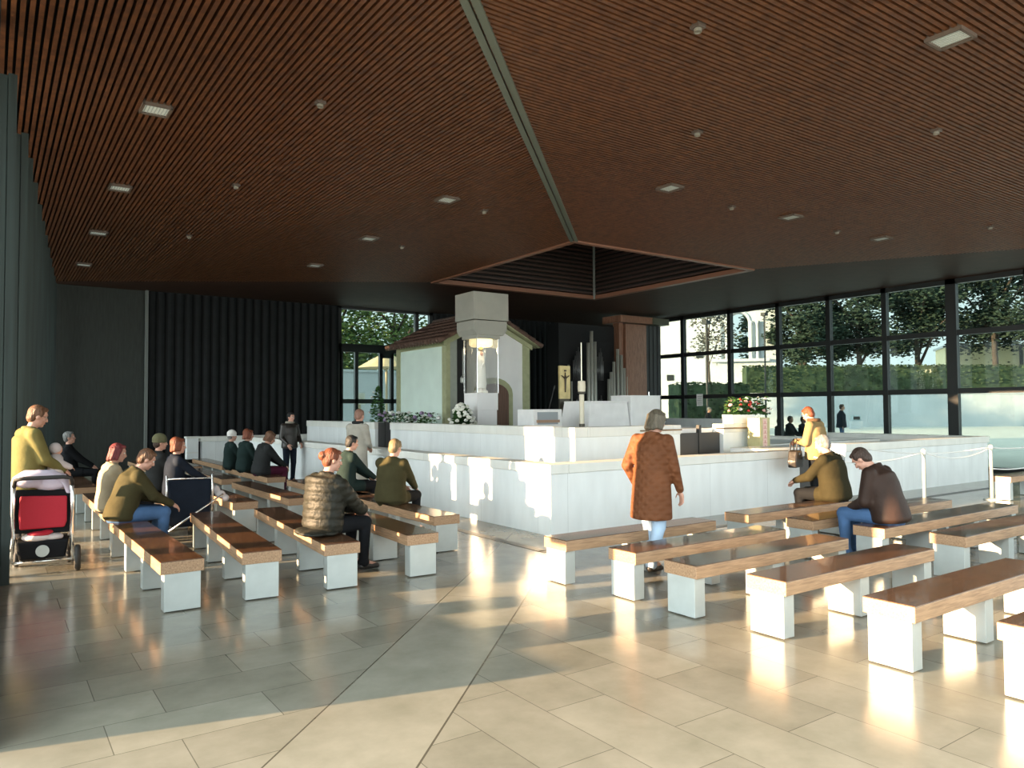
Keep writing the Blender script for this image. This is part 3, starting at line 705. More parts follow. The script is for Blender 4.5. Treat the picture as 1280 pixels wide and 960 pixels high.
for x, y, n in ((4.43, 5.83, 'right front bench closest to the platform corner'), (4.53, 5.02, 'right front bench with the walking woman behind it'), (4.53, 4.35, 'right front bench third from the platform, its end in shade'),
                (4.63, 3.62, 'its end sunlit, just left of the nearest whole bench'), (4.69, 2.75, 'nearest whole bench on the right with sunlit end'), (4.75, 1.98, 'bench cut off by the right edge in the lower corner')):
    bench('oak bench with steel legs, ' + n, x, y-.17, 2.1 if y > 2.2 else 1.9, -PI/2, GR)
for x, y, n, L in ((7.17, 5.90, 'second group bench under the grey haired man', 2.9), (7.33, 5.18, 'dark bench just in front of the seated grey haired man', 3.1), (7.44, 4.45, 'bench under the seated man in jeans', 3.1),
                (7.58, 3.74, 'second group bench at the right edge behind the nearest bench', 3.0), (7.7, 2.95, 'second group bench mostly beyond the right edge', 3.0), (14.6, 6.13, 'distant bench at the right edge behind the ropes', 2.4)):
    bench('oak bench with steel legs, ' + n, x, y-.17, L, -PI/2, GR)

# ------------------------------------------------------------------ rope barrier
ROPE = mat('white_rope', (.75, .76, .74), .7)
PX = [(12.35, 6.15), (14.55, 6.08), (16.9, 6.1)]
for (x, y), lb in zip(PX, ('first steel rope post right of the man in jeans', 'second steel rope post near the right edge', 'third steel rope post beyond the right edge')):
    t = thing('rope_post', lb, 'post', (x, y, 0), 0, 'rope barrier posts')
    MB().lathe((0, 0, 0), [(.14, 0), (.14, .015), (.04, .03)], 18).build('base', STEEL, t)
    MB().lathe((0, 0, .02), [(.028, 0), (.028, .86), (.04, .88), (.04, .93), (.02, .95)], 14).build('pole', STEEL, t, smooth=True)
for (a, b, lb, z, sag) in (((9.9, 6.5), PX[0], 'white rope left of the first post', .92, .12), (PX[0], PX[1], 'white rope between the first two posts, upper strand', .92, .14), (PX[1], PX[2], 'white rope right of the second post, upper strand', .92, .05),
                         (PX[1], PX[2], 'white rope right of the second post, lower strand', .55, .06), ((12.4, 7.2), PX[1], 'white rope running behind the first post to the second', .93, .10)):
    pts = [V((a[0]+(b[0]-a[0])*k/12, a[1]+(b[1]-a[1])*k/12, z-sag*4*(k/12)*(1-k/12))) for k in range(13)]
    tag(MB().tube(pts, .012, 6).build('barrier_rope', ROPE, smooth=True), lb, 'rope')

# ------------------------------------------------------------------ outdoors
LEAF1 = leaf_material('evergreen_leaves', (.012, .024, .018), (.038, .062, .042))
LEAF2 = leaf_material('hedge_leaves', (.022, .038, .020), (.055, .085, .042))
LEAF3 = leaf_material('bright_leaves', (.02, .06, .02), (.16, .22, .06))
BARK = mat('bark', (.06, .045, .035), .9, var=.3)
def polar(bearing, r):      # ground point at a compass bearing (clockwise from +Y) and distance in metres
    a = math.radians(bearing); return r*math.sin(a), r*math.cos(a)
def tree(label, x, y, z0, h, w, m, n, size, trunk_r=.35, holes=.55, group='trees outside the windows'):
    rnd = random.Random(int(x*77+y)); t = thing('tree', label, 'tree', (x, y, 0), 0, group)
    q = MB(); q.tube([(0, 0, 0), (.1, 0, z0*.6), (0, .1, z0+h*.3), (0, 0, z0+h*.8)], [trunk_r, trunk_r*.8, trunk_r*.5, .05], 8)
    for k in range(7):
        a = rnd.uniform(0, 6.28); q.tube([(0, 0, z0*.8+k*.1*h), (w*.25*math.cos(a), w*.25*math.sin(a), z0+h*(.25+.08*k)), (w*.42*math.cos(a), w*.42*math.sin(a), z0+h*(.35+.08*k))], [trunk_r*.4, trunk_r*.25, .03], 6)
    q.build('trunk', BARK, t, smooth=True)
    q = MB(); cl_ = []
    for k in range(26):
        a = rnd.uniform(0, 6.28); zz = rnd.random(); rr = w/2*math.sqrt(rnd.random())*(1-.5*abs(zz-.4)); cl_.append((rr*math.cos(a), rr*math.sin(a), z0+h*zz, w*rnd.uniform(.12, .22)))
    pts = []
    for k in range(n):
        c = rnd.choice(cl_); g = V((rnd.gauss(0, 1), rnd.gauss(0, 1), rnd.gauss(0, .8)))*c[3]*holes; pts.append((c[0]+g.x, c[1]+g.y, c[2]+g.z))
    leaves(q, pts, size, rnd); q.build('crown', m, t, recalc=False)
    return t
x, y = polar(56.08, 75.09); tree('broad dark evergreen right of the white arched building', x, y, 5.6, 7.5, 6.2, LEAF1, 15000, .40)
x, y = polar(59.75, 77.16); tree('dense dark evergreen seen through the third tall window bay from the arch', x, y, 6.8, 8.5, 7.5, LEAF1, 15000, .40)
x, y = polar(63.31, 78.47); tree('tall dark evergreen left of the heavy window post', x, y, 6.4, 9.5, 7.5, LEAF1, 15000, .40)
x, y = polar(67.69, 80.92); tree('dark evergreen at the far right of the window wall', x, y, 7.6, 10, 9, LEAF1, 16000, .40)
x, y = polar(71.21, 84.42); tree('dark evergreen beyond the right edge of the window wall', x, y, 6.5, 10, 8, LEAF1, 3000, .55)
x, y = polar(49.57, 64.10); tree('thin crowned nearly bare tree before the white building', x, y, 6.3, 5.2, 3.6, mat('twigs', (.09, .095, .085), .9), 1500, .28, .12, .7)
def hedge(label, pa, pb, z0, z1, d=1.6, m=LEAF2):
    a, b = V((*pa, 0)), V((*pb, 0)); L = (b-a).length; dr = (b-a)/L; n = V((-dr.y, dr.x, 0)); rnd = random.Random(int(L*100))
    t = tag(empty('hedge', (a.x, a.y, z0), math.atan2(dr.y, dr.x)), label, 'hedge')
    q = MB(); q.box(0, -d*.42, 0, L, d*.42, (z1-z0)*.96); q.build('core', m, t)
    q = MB(); pts = []
    for k in range(int(L*(z1-z0)*42)):
        s_ = rnd.random()
        pts.append((rnd.uniform(0, L), -d/2+rnd.uniform(-.1, .1) if s_ < .4 else (d/2 if s_ < .7 else rnd.uniform(-d/2, d/2)), rnd.uniform(0, z1-z0) if s_ < .7 else z1-z0+rnd.uniform(-.1, .08)))
    leaves(q, pts, .3, rnd); q.build('foliage', m, t, recalc=False); return t
hedge('long clipped green hedge on top of the white wall outside', polar(52.11, 67.01), polar(65.26, 74.19), 2.9, 5.15)
hedge('clipped hedge at the right edge behind the white wall outside', polar(65.44, 74.33), polar(74.62, 83.24), 3.0, 5.1)
hedge('low dark hedge in front of the white arched building', polar(47.02, 53.19), polar(52.05, 56.52), .9, 3.35)
def slabwall(label, pa, pb, z1, th, name='garden_wall', m=None, cap=.12):
    a, b = V((*pa, 0)), V((*pb, 0)); L = (b-a).length; dr = (b-a)/L
    t = tag(empty(name, (a.x, a.y, -.02), math.atan2(dr.y, dr.x)), label, 'wall')
    MB().box(0, -th/2, 0, L, th/2, z1).build('wall', m or OUTW, t); MB().box(-.05, -th/2-.08, z1, L+.05, th/2+.08, z1+cap).build('coping', m or OUTW, t)
    return t
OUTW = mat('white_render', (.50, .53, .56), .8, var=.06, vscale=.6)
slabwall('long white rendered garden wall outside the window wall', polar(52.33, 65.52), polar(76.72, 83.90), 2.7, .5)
slabwall('low white plinth wall below the dark hedge outside', polar(46.79, 51.10), polar(52.16, 53.41), .75, .5)
# arched building
bx, by = polar(50.70, 76.92); az = math.radians(51.9)
bd = tag(empty('building', (bx, by, 0), -az+0.0), 'tall white building with an open arch and columns seen through the windows', 'building')
q = MB(); yy0, yy1 = 0, 1.2
q.box(-8.5, yy0, 0, .52, yy1, 13); q.box(2.3, yy0, 0, 5.2, yy1, 13); q.box(.52, yy0, 0, 2.3, yy1, 6.3); q.box(.52, yy0, 11.2, 2.3, yy1, 13)
for k in range(12):
    a0, a1 = PI*k/12, PI*(k+1)/12; cx, cz, r = 1.41, 10.1, .89
    p0, p1 = (cx+r*math.cos(a0), cz+r*math.sin(a0)), (cx+r*math.cos(a1), cz+r*math.sin(a1))
    q.extrude([p0, p1, (p1[0], 11.25), (p0[0], 11.25)], 'Y', yy0, yy1)
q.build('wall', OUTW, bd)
q = MB()
for k in range(14):
    a0, a1 = PI*k/14, PI*(k+1)/14
    q.extrude([(1.41+.89*math.cos(a0), 10.1+.89*math.sin(a0)), (1.41+1.08*math.cos(a0), 10.1+1.08*math.sin(a0)), (1.41+1.08*math.cos(a1), 10.1+1.08*math.sin(a1)), (1.41+.89*math.cos(a1), 10.1+.89*math.sin(a1))], 'Y', -.15, 0)
q.build('arch_moulding', OUTW, bd)
for x in (-.35, .25, 2.55, 3.15): MB().lathe((x, -.3, 6.3), [(.2, 0), (.2, .15), (.15, .2), (.14, 3.5), (.22, 3.6), (.22, 3.8)], 14).build('column', OUTW, bd, smooth=True)
MB().box(-1.2, -.7, 6.15, 4.2, 0, 6.4).build('sill', OUTW, bd)
for x, z in ((-5.6, 4.4), (-2.7, 6.6)): MB().box(x, -.06, z, x+.7, 0, z+.6).build('window', FRAME, bd)
x, y = polar(52.83, 86.20); tree('dark tree showing through the white arch', x, y, 4.6, 7.2, 4.2, LEAF1, 1500, .5, .25)
for px, d, z1, lb in ((49.45, 49.60, 7.0, 'thin dark lamp post before the bare tree'), (53.54, 63.33, 9.0, 'thin dark lamp post right of the arch')):
    x, y = polar(px, d); t = thing('lamp_post', lb, 'lamp post', (x, y, 0)); MB().tube([(0, 0, 0), (0, 0, z1)], .07, 8).build('pole', FRAME, t); MB().box(-.2, -.2, z1, .2, .2, z1+.25).build('head', FRAME, t)
x, y = polar(59.45, 62.68); t = thing('litter_bin', 'white waste bin with dark opening against the garden wall', 'bin', (x, y, -.02), -.8)
MB().box(-.42, -.3, 0, .42, .3, .62).build('body', OUTW, t, bevel=.04); MB().box(-.33, -.26, .62, .33, .26, 1.05).build('hood', mat('grey_hood', (.35, .42, .45), .6), t, bevel=.05); MB().box(-.22, -.28, .72, .22, -.25, .95).build('opening', FRAME, t)
# cream block added to stand in for the yellow glare in the right pane
x, y = polar(68.42, 88.79); t = thing('building', 'cream block added for the yellow window glare behind the hedge at far right', 'building', (x, y, 0), -.95)
MB().box(-5.5, 0, 0, 7, 5, 7.6).build('wall', mat('glare_cream', (.78, .70, .45), .8), t); MB().box(-5.7, -.2, 7.6, 7.2, 5.2, 7.8).build('roof', OUTW, t); MB().box(.9, -.1, 4.6, 1.2, 0, 7.6).build('downpipe', FRAME, t)
# unseen block added to keep the sun off the hall and the square
q = MB(); q.box(-40, 22.3, 0, -30, 100, 9.2)
struct(q.build('wall_sun_blocker', OUTW), 'unseen white block added north-west of the hall to block the sun')
# behind the back window
slabwall('pale blue white wall outside the back doors', (8, 36), (26, 36), 3.6, .4)
for i, (x, y, w) in enumerate(((13.9, 43, 5.5), (17.6, 44, 6), (21.2, 43.5, 6))):
    tree('leafy green tree above the wall behind the back window, ' + ('left one', 'middle one', 'right one hidden by the chapel')[i], x, y, 4.0, 6.0, w, LEAF3, 3800, .32, .25)
t = thing('parasol', 'tan sunlit parasol outside the back doors', 'parasol', (14.7, 31, -.02))
MB().tube([(0, 0, 0), (0, 0, 4.2)], [.06, .05], 10).build('pole', mat('parasol_pole', (.62, .50, .34), .6), t)
MB().lathe((0, 0, 3.55), [(1.35, 0), (.7, .38), (.04, .7)], 12).build('canopy', mat('parasol_cloth', (.62, .47, .28), .8), t)
t = thing('wooden_post_sign', 'cream notice on a short post outside the back doors', 'sign', (13.2, 30.5, -.02)); MB().box(-.05, 0, 0, .05, .06, 1.9).build('post', mat('sign_post', (.45, .36, .22), .7), t); MB().box(-.22, -.04, 1.9, .22, 0, 2.4).build('board', mat('notice', (.8, .78, .68), .6), t)
t = thing('barrier', 'small dark metal barrier outside the back doors', 'barrier', (11.6, 28, -.02)); MB().tube([(0, 0, 0), (0, 0, 1.05), (.9, 0, .95), (.9, 0, 0)], .03, 8).build('hoop', FRAME, t); MB().tube([(0, 0, .5), (.9, 0, .5)], .02, 8).build('rail', FRAME, t)
# notice on the glass
t = thing('window_notice', 'white paper notice stuck on the lower window pane near the organ', 'notice', (20.58, 17.95, 1.72)); 
MB().box(-.004, -.14, 0, .004, .14, .42).build('paper', mat('paper', (.85, .85, .82), .7), t)
q = MB()
for k in range(5): q.box(-.006, -.10, .06+k*.065, -.004, .10-.02*(k % 2), .075+k*.065)
q.build('printed_lines', mat('grey_print', (.25, .25, .25), .7), t)

# ------------------------------------------------------------------ people
def ik(s, t, a, b, pole):
    d = t-s; L = min(d.length, (a+b)*.995); d = d.normalized()
    x = (a*a-b*b+L*L)/(2*L); h = math.sqrt(max(a*a-x*x, 0))
    p = (pole - d*pole.dot(d)).normalized()
    return s+d*x+p*h, s+d*L
def hand(q, w, f, side, nrm, k=1.0, curl=.5):
    """palm, four unequal bent fingers and a side thumb from wrist w along f; side = towards the thumb"""
    f = f.normalized(); side = (side - f*side.dot(f)).normalized(); nrm = f.cross(side)*(1 if f.cross(side).dot(nrm) > 0 else -1)
    R = M4((side, f, nrm)).transposed()
    q.ell(w+f*.05*k, (.040*k, .055*k, .017*k), R, 12, 7)
    for i, L in enumerate((.068, .076, .071, .056)):
        b = w+f*.088*k+side*(.027-.018*i)*k; d1 = (f*math.cos(curl*.6)-nrm*math.sin(curl*.6)); d2 = (f*math.cos(curl*1.6)-nrm*math.sin(curl*1.6))
        m = b+d1*L*.55*k; q.cap(b-f*.02*k, m, .0092*k, .0085*k, 8); q.cap(m, m+d2*L*.5*k, .0085*k, .007*k, 8)
    b = w+f*.025*k+side*.03*k; d1 = (f*.6+side*.75-nrm*.25).normalized(); m = b+d1*.042*k
    q.cap(b-d1*.015*k, m, .012*k, .0105*k, 8); q.cap(m, m+(f*.85+side*.35-nrm*.3).normalized()*.034*k, .0105*k, .008*k, 8)

def cloth(name, c, c2=None, rough=.85, quilt=0, var=.15, sheen=0):
    return mat(name, c, rough, var=var, vscale=6, bump=.5, bscale=9, sheen=sheen, spec=.12)
HAIRS = {}
def hairmat(name, c): return mat('hair_'+name, c, .5, var=.4, vscale=18, stretch=(3, 3, .6), bump=.8, bscale=30, spec=.4)

def person(label, loc, facing, h=1.66, sit=None, lean=0, headp=0, heady=0, lh=None, rh=None, coat=None, clen=.0, trousers=None, hair=None, style='short',
           walk=None, shoes=SHOE, scarf=None, skin=SKIN, bulk=1.0, hat=None, bag=None, glasses=False, quilt=False, rows=None, lite=False, turn=0, curl=.6):
    """facing: heading in degrees clockwise from +Y.  Local frame: x right, y forward.  sit = height of the seat.  clen = coat length below the hip."""
    k = h/1.70
    root = thing('person', label, 'person', loc, -math.radians(facing))
    P = V((0, 0, .93*k)) if sit is None else V((0, -.02, sit+.095*k))
    ln = math.radians(lean)
    def sp_(t):   # point along the bent spine, t in metres from the pelvis
        a = ln*min(1, t/(.3*k)); n = 8; p = V(P); dd = t/n
        for i in range(n):
            aa = ln*(.35+.9*(i+.5)/n); p = p + V((0, math.sin(aa), math.cos(aa)))*dd
        return p
    def sdir(t):
        aa = ln*(.35+.9*min(1, t/(.5*k))); return V((0, math.sin(aa), math.cos(aa)))
    def sfw(t):
        d = sdir(t); return V((0, d.z, -d.y))
    N = sp_(.50*k); RT = V((1, 0, 0))
    tz = math.radians(turn)
    def ring(t, rx, ry, n=36, off=0):
        c = sp_(t)+sfw(t)*off; f = sfw(t); a_ = tz*min(1, t/(.45*k)); r_ = RT*math.cos(a_)+f*math.sin(a_); f = f*math.cos(a_)-RT*math.sin(a_)
        return [c + r_*rx*math.cos(2*PI*i/n) + f*ry*math.sin(2*PI*i/n) for i in range(n)]
    ca, sa = math.cos(tz), math.sin(tz)
    SH = {s: sp_(.44*k) + (RT*ca+sfw(.44*k)*sa)*s*.172*k*min(bulk, 1.08) for s in (-1, 1)}
    Hh = {s: P + V((s*.09*k, 0, -.02)) for s in (-1, 1)}
    if sit is None:
        Kn = {s: V((s*.095*k, .02, .49*k)) for s in (-1, 1)}; An = {s: V((s*.095*k, -.015, .085*k)) for s in (-1, 1)}
        if walk:
            for s, dy in ((-1, walk), (1, -walk)):
                An[s] = V((s*.08*k, dy-.02, .085*k if dy > 0 else .12*k)); Kn[s] = V((s*.09*k, dy*.45+(.05 if dy < 0 else .03), .49*k))
    else:
        Kn = {s: V((s*.12*k, .42*k, sit+.075*k)) for s in (-1, 1)}; An = {s: V((s*.12*k, .40*k, .085*k)) for s in (-1, 1)}
    lh = lh or ((-.26*k, .06, .80*k) if sit is None else (-.10, .36*k, sit+.19*k)); rh = rh or ((.26*k, .06, .80*k) if sit is None else (.10, .36*k, sit+.19*k))
    arm = {}
    for s, t in ((-1, lh), (1, rh)):
        e, w = ik(SH[s], V(t), .285*k, .255*k, V((s*.42, -.40, -.8))); arm[s] = (e, w)
    # head
    hp, hy = ln*.9+math.radians(headp), math.radians(heady)
    RH = M4.Rotation(-hy, 3, 'Z') @ M4.Rotation(-hp, 3, 'X')
    Hc = N + RH @ V((0, .035*k, .155*k))
    def hd(x, y, z): return Hc + RH @ V((x*k, y*k, z*k))
    # ---- body, one continuous surface
    b = MB()
    b.loft([ring(-.09*k, .10*k, .08*k), ring(-.04*k, .155*k, .105*k), ring(.06*k, .16*k, .11*k), ring(.18*k, .135*k, .095*k), ring(.30*k, .155*k, .11*k), ring(.40*k, .165*k, .105*k), ring(.46*k, .12*k, .08*k), ring(.49*k, .06*k, .06*k)])
    b.cap(SH[-1], SH[1], .055*k, .055*k, 10); b.cap(N-sdir(.5)*.05, Hc+RH @ V((0, -.01, -.05)), .058*k, .052*k, 12)
    b.ell(hd(0, -.008, .025), (.074*k, .092*k, .095*k), RH, 16, 11); b.ell(hd(0, .018, -.045), (.056*k, .066*k, .068*k), RH, 14, 9)
    b.ell(hd(0, .062, -.085), (.026*k, .022*k, .02*k), RH, 10, 7)
    b.cap(hd(0, .080, .02), hd(0, .098, -.022), .010*k, .015*k, 8); b.ell(hd(0, .074, .042), (.05*k, .014*k, .012*k), RH, 10, 7); b.ell(hd(0, .078, -.055), (.022*k, .012*k, .010*k), RH, 10, 6)
    for s in (-1, 1):
        b.ell(hd(s*.074, -.004, 0), (.009*k, .020*k, .033*k), RH, 8, 7); b.ell(hd(s*.038, .058, -.02), (.02*k, .02*k, .02*k), RH, 8, 6)
        e, w = arm[s]
        b.cap(SH[s], e, .048*k, .038*k); b.cap(e, w, .038*k, .026*k)
        f = (w-e).normalized(); f2 = (f + V((0, .0, -.25 if sit is None else -.05))).normalized()
        hand(b, w, f2, V((-s, .35, .35)), V((s*.4, -.2, .9)) if sit else V((s, 0, .1)), k*1.02, curl)
        b.cap(Hh[s], Kn[s], .082*k, .058*k); b.cap(Kn[s], An[s], .055*k, .036*k); b.cap(An[s], An[s]+V((0, .14*k, -.045*k)), .036*k, .03*k)
    b.remesh('body', skin, root, .0085 if not lite else .02, 2)
    # ---- face details
    for s in (-1, 1):
        MB().ell(hd(s*.031, .073, .014), (.0135*k, .010*k, .009*k), RH, 10, 7).build('eye', EYEW, root, smooth=True)
        MB().ell(hd(s*.031, .080, .013), (.0065*k, .005*k, .0065*k), RH, 8, 6).build('iris', EYED, root, smooth=True)
        MB().ell(hd(s*.031, .0835, .038), (.019*k, .006*k, .004*k), RH, 8, 6).build('eyebrow', hair or EYED, root, smooth=True)
    MB().ell(hd(0, .086, -.055), (.022*k, .007*k, .007*k), RH, 10, 6).build('mouth', LIP, root, smooth=True)
    if glasses:
        q = MB()
        for s in (-1, 1):
            q.tube([hd(s*.034+.02*math.cos(t), .096, .014+.016*math.sin(t)) for t in [2*PI*i/10 for i in range(11)]], .002, 5); q.tube([hd(s*.055, .095, .018), hd(s*.078, .0, .014)], .002, 5)
        q.build('glasses', RUBBER, root)
    # ---- hair
    q = MB()
    if style != 'none':
        q.ell(hd(0, -.022, .040), (.083*k, .092*k, .092*k), RH, 16, 10); q.ell(hd(0, -.05, -.01), (.074*k, .058*k, .075*k), RH, 14, 9)
        q.ell(hd(0, .035, .092), (.058*k, .045*k, .026*k), RH, 12, 7)
        for s in (-1, 1): q.ell(hd(s*.068, -.004, .04), (.017*k, .045*k, .05*k), RH, 10, 7)
        if style in ('bob', 'full', 'long'):
            g = {'bob': -.075, 'full': -.055, 'long': -.15}[style]; w_ = {'bob': .024, 'full': .034, 'long': .03}[style]
            for s in (-1, 1):
                for y in (.018, -.015, -.045): q.cap(hd(s*.070, y, .05), hd(s*.076, y-.012, g), w_*k, w_*.8*k, 8)
            for x in (-.045, 0, .045): q.cap(hd(x, -.075, .04), hd(x, -.088, g-.015), .038*k, .030*k, 8)
        if style == 'full': q.ell(hd(0, -.045, .05), (.100*k, .085*k, .092*k), RH, 14, 9)
        if style == 'bun': q.ell(hd(0, -.115, .03), (.05*k, .042*k, .05*k), RH, 12, 8)
        q.remesh('hair', hair, root, .010 if not lite else .02, 2)
    if hat:
        kind, hm = hat; q = MB()
        if kind == 'cap':
            q.ell(hd(0, -.012, .075), (.09*k, .105*k, .068*k), RH, 16, 9); q.ell(hd(0, .095, .055), (.06*k, .06*k, .010*k), RH, 12, 6)
        elif kind == 'beanie': q.ell(hd(0, -.015, .06), (.095*k, .110*k, .095*k), RH, 16, 10); q.ell(hd(0, -.015, .02), (.098*k, .112*k, .03*k), RH, 16, 8)
        q.remesh('hat', hm, root, .01, 2)
    # ---- trousers
    tr = MB(); tr.loft([ring(-.12*k, .10*k, .09*k), ring(-.06*k, .178*k, .13*k), ring(.04*k, .175*k, .13*k), ring(.12*k, .16*k, .12*k)])
    for s in (-1, 1):
        tr.cap(Hh[s], Kn[s], .102*k*min(bulk, 1.1), .075*k); tr.cap(Kn[s], An[s]+V((0, 0, .03)), .072*k, .055*k); tr.ell(An[s]+V((0, 0, .0)), (.062*k, .068*k, .055*k))
    tr.remesh('trousers', trousers, root, .013 if not lite else .025, 3)
    for s in (-1, 1):
        q = MB(); q.cap(An[s]+V((0, -.03, -.035*k)), An[s]+V((0, .05*k, -.04*k)), .040*k, .042*k); q.cap(An[s]+V((0, .03, -.045*k)), An[s]+V((s*.01, .165*k, -.055*k)), .042*k, .032*k)
        q.v = [(x, y, max(z, An[s].z-.083*k)) for x, y, z in q.v]; q.remesh('shoe', shoes, root, .012 if not lite else .02, 2)
    # ---- coat
    cbk = bulk; q = MB()
    hemr = (.205*cbk*k, .16*cbk*k)
    rg_ = []
    if sit is None:
        rg_ += [ring(-.10*k-clen, hemr[0]*.7, hemr[1]*.7), ring(-.095*k-clen, hemr[0]*(1+.25*clen), hemr[1]*(1+.3*clen)), ring(-.04*k-clen*.5, hemr[0]*(1+.1*clen), hemr[1]*1.02)]
    else:
        rg_ += [ring(-.085*k, .175*cbk*k, .135*cbk*k, off=.02), ring(-.05*k, .20*cbk*k, .155*cbk*k, off=.01)]
    rg_ += [ring(.06*k, .195*cbk*k, .15*cbk*k), ring(.18*k, .180*cbk*k, .138*cbk*k), ring(.30*k, .188*cbk*k, .142*cbk*k), ring(.40*k, .178*cbk*k, .13*cbk*k), ring(.455*k, .135*k, .10*k), ring(.50*k, .078*k, .078*k), ring(.535*k, .074*k, .074*k)]
    q.loft(rg_)
    q.cap(SH[-1], SH[1], .075*k, .075*k, 12)
    for s in (-1, 1): q.cap(sp_(.475*k), SH[s]-sdir(.44*k)*.012, .075*k, .074*k, 12)
    for s in (-1, 1):
        e, w = arm[s]
        q.cap(SH[s], e, .074*k*min(cbk, 1.1), .062*k*cbk); q.cap(e, w+(e-w).normalized()*.015, .062*k*cbk, .045*k)
        if sit is not None and clen > 0:
            m = Hh[s].lerp(Kn[s], min(1, clen*2.2)); q.cap(Hh[s], m, .12*k*min(cbk, 1.15), .10*k)
    if quilt:
        for i in range(6):
            t = (-.02+.085*i)*k; a_ = .004*k
            q.loft([ring(t, .20*cbk*k, .155*cbk*k), ring(t+.02*k, .205*cbk*k+a_, .16*cbk*k+a_), ring(t+.05*k, .205*cbk*k+a_, .16*cbk*k+a_), ring(t+.07*k, .20*cbk*k, .155*cbk*k)])
        for s in (-1, 1):
            e, w = arm[s]
            for i in range(3): q.ell(SH[s].lerp(e, .2+.3*i), (.090*k*cbk, .090*k*cbk, .075*k)); q.ell(e.lerp(w, .15+.3*i), (.072*k*cbk, .072*k*cbk, .065*k))
    q.remesh('coat', coat, root, .012 if not lite else .025, 7)
    if scarf:
        q = MB(); pts = [N+V((.085*k*math.cos(t), .085*k*math.sin(t)+.01, .03*k)) for t in [2*PI*i/14 for i in range(15)]]; q.tube(pts, .03*k, 8)
        q.remesh('scarf', scarf, root, .012, 2)
    root['h'] = h
    return root
H_BROWN, H_DARK, H_RED, H_GREY, H_BLOND, H_AUB, H_BLACK = (hairmat(n, c) for n, c in (('brown', (.13, .06, .03)), ('dark', (.05, .03, .022)), ('red', (.17, .045, .018)), ('grey', (.17, .17, .165)), ('blond', (.20, .14, .07)), ('wine', (.16, .025, .03)), ('black', (.012, .012, .012))))
JEANS = cloth('blue_denim', (.06, .12, .24)); JEANSL = cloth('pale_denim', (.34, .45, .58)); DARKT = cloth('black_cloth', (.009, .010, .012)); NAVY = cloth('navy_cloth', (.012, .017, .028))
OLIVE = cloth('olive_fleece', (.15, .135, .05)); DKGREEN = cloth('dark_green_cloth', (.012, .024, .023)); BEIGE = cloth('beige_wool', (.34, .29, .20)); GREYB = cloth('grey_beige_wool', (.36, .345, .30))
BROWNQ = cloth('rust_quilted', (.13, .050, .022), rough=.6)
def add_quilt(m):
    nt = m.node_tree; b = nt.nodes['Principled BSDF']; tc = nt.nodes.new('ShaderNodeTexCoord')
    hs = []
    for rot in (.785, -.785):
        mp = nt.nodes.new('ShaderNodeMapping'); mp.inputs['Rotation'].default_value = (0, rot, 0); nt.links.new(tc.outputs['Object'], mp.inputs[0])
        w = nt.nodes.new('ShaderNodeTexWave'); w.inputs['Scale'].default_value = 5; w.inputs['Distortion'].default_value = .6; nt.links.new(mp.outputs[0], w.inputs['Vector']); hs.append(w.outputs['Fac'])
    mu = nt.nodes.new('ShaderNodeMath'); mu.operation = 'MULTIPLY'; nt.links.new(hs[0], mu.inputs[0]); nt.links.new(hs[1], mu.inputs[1])
    bp = nt.nodes.new('ShaderNodeBump'); bp.inputs['Strength'].default_value = .5; bp.inputs['Distance'].default_value = .02
    nt.links.new(mu.outputs[0], bp.inputs['Height']); nt.links.new(bp.outputs[0], b.inputs['Normal'])
add_quilt(BROWNQ)
TAN = cloth('tan_wool', (.27, .19, .09)); DKOLIVE = cloth('dark_olive_wool', (.026, .022, .010)); LEATH = mat('brown_leather', (.034, .019, .014), .58, var=.2, vscale=5, bump=.5, bscale=8, spec=.2)
PUFFY = mat('black_nylon', (.020, .020, .015), .55, var=.1, bump=.9, bscale=14, spec=.25); BLEATH = mat('black_leather', (.022, .018, .015), .38, bump=.5, bscale=10); CHAR = cloth('charcoal_cloth', (.022, .024, .025))
BROWNG = cloth('brown_green_wool', (.048, .042, .019))

# left half
person('standing man in an olive fleece with glasses holding a baby by the left wall', (.34, 9.90, 0), 75, 1.73, None, 4, 14, 10, (-.08, .32, 1.02), (.14, .34, 1.0), OLIVE, .06, DARKT, H_BROWN, 'short', glasses=True, bulk=1.12)
bb = thing('person', 'baby in white clothes held in the arms of the man in olive', 'person', (.62, 9.84, .90), -1.0)
bb.scale = (.88, .88, .88)
BABYW = cloth('baby_white', (.55, .50, .50))
q = MB(); q.cap((0, 0, 0), (-.02, .02, .24), .085, .075); q.ell((-.03, .03, .37), (.065, .072, .075)); q.cap((.05, .03, .2), (.12, .12, .14), .035, .025); q.cap((-.08, .03, .2), (-.1, .14, .15), .035, .025)
for s in (-1, 1):
    q.cap((s*.05, .02, -.02), (s*.06, .14, -.05), .05, .04); q.cap((s*.06, .14, -.05), (s*.06, .15, -.18), .04, .03)
    w = V((.12, .12, .14)) if s > 0 else V((-.1, .14, .15)); hand(q, w, V((0, .8, -.4)), V((-s, .2, .3)), V((0, .3, .9)), .5)
q.remesh('body', SKIN, bb, .009, 2)
q = MB(); q.cap((0, 0, -.02), (-.02, .015, .235), .105, .092); q.cap((.05, .03, .2), (.115, .11, .145), .048, .038); q.cap((-.08, .03, .2), (-.098, .13, .155), .048, .038)
for s in (-1, 1): q.cap((s*.05, .02, -.02), (s*.06, .14, -.05), .065, .055); q.cap((s*.06, .14, -.05), (s*.06, .15, -.18), .055, .05)
q.remesh('romper', BABYW, bb, .012, 3)
q = MB(); q.ell((-.03, .015, .385), (.074, .072, .075)); q.remesh('bonnet', BABYW, bb, .01, 2)
for s in (-1, 1): MB().ell((-.03+s*.025, .095, .375), (.008, .006, .007)).build('eye', EYED, bb)
MB().ell((-.03, .1, .345), (.014, .006, .005)).build('mouth', LIP, bb)
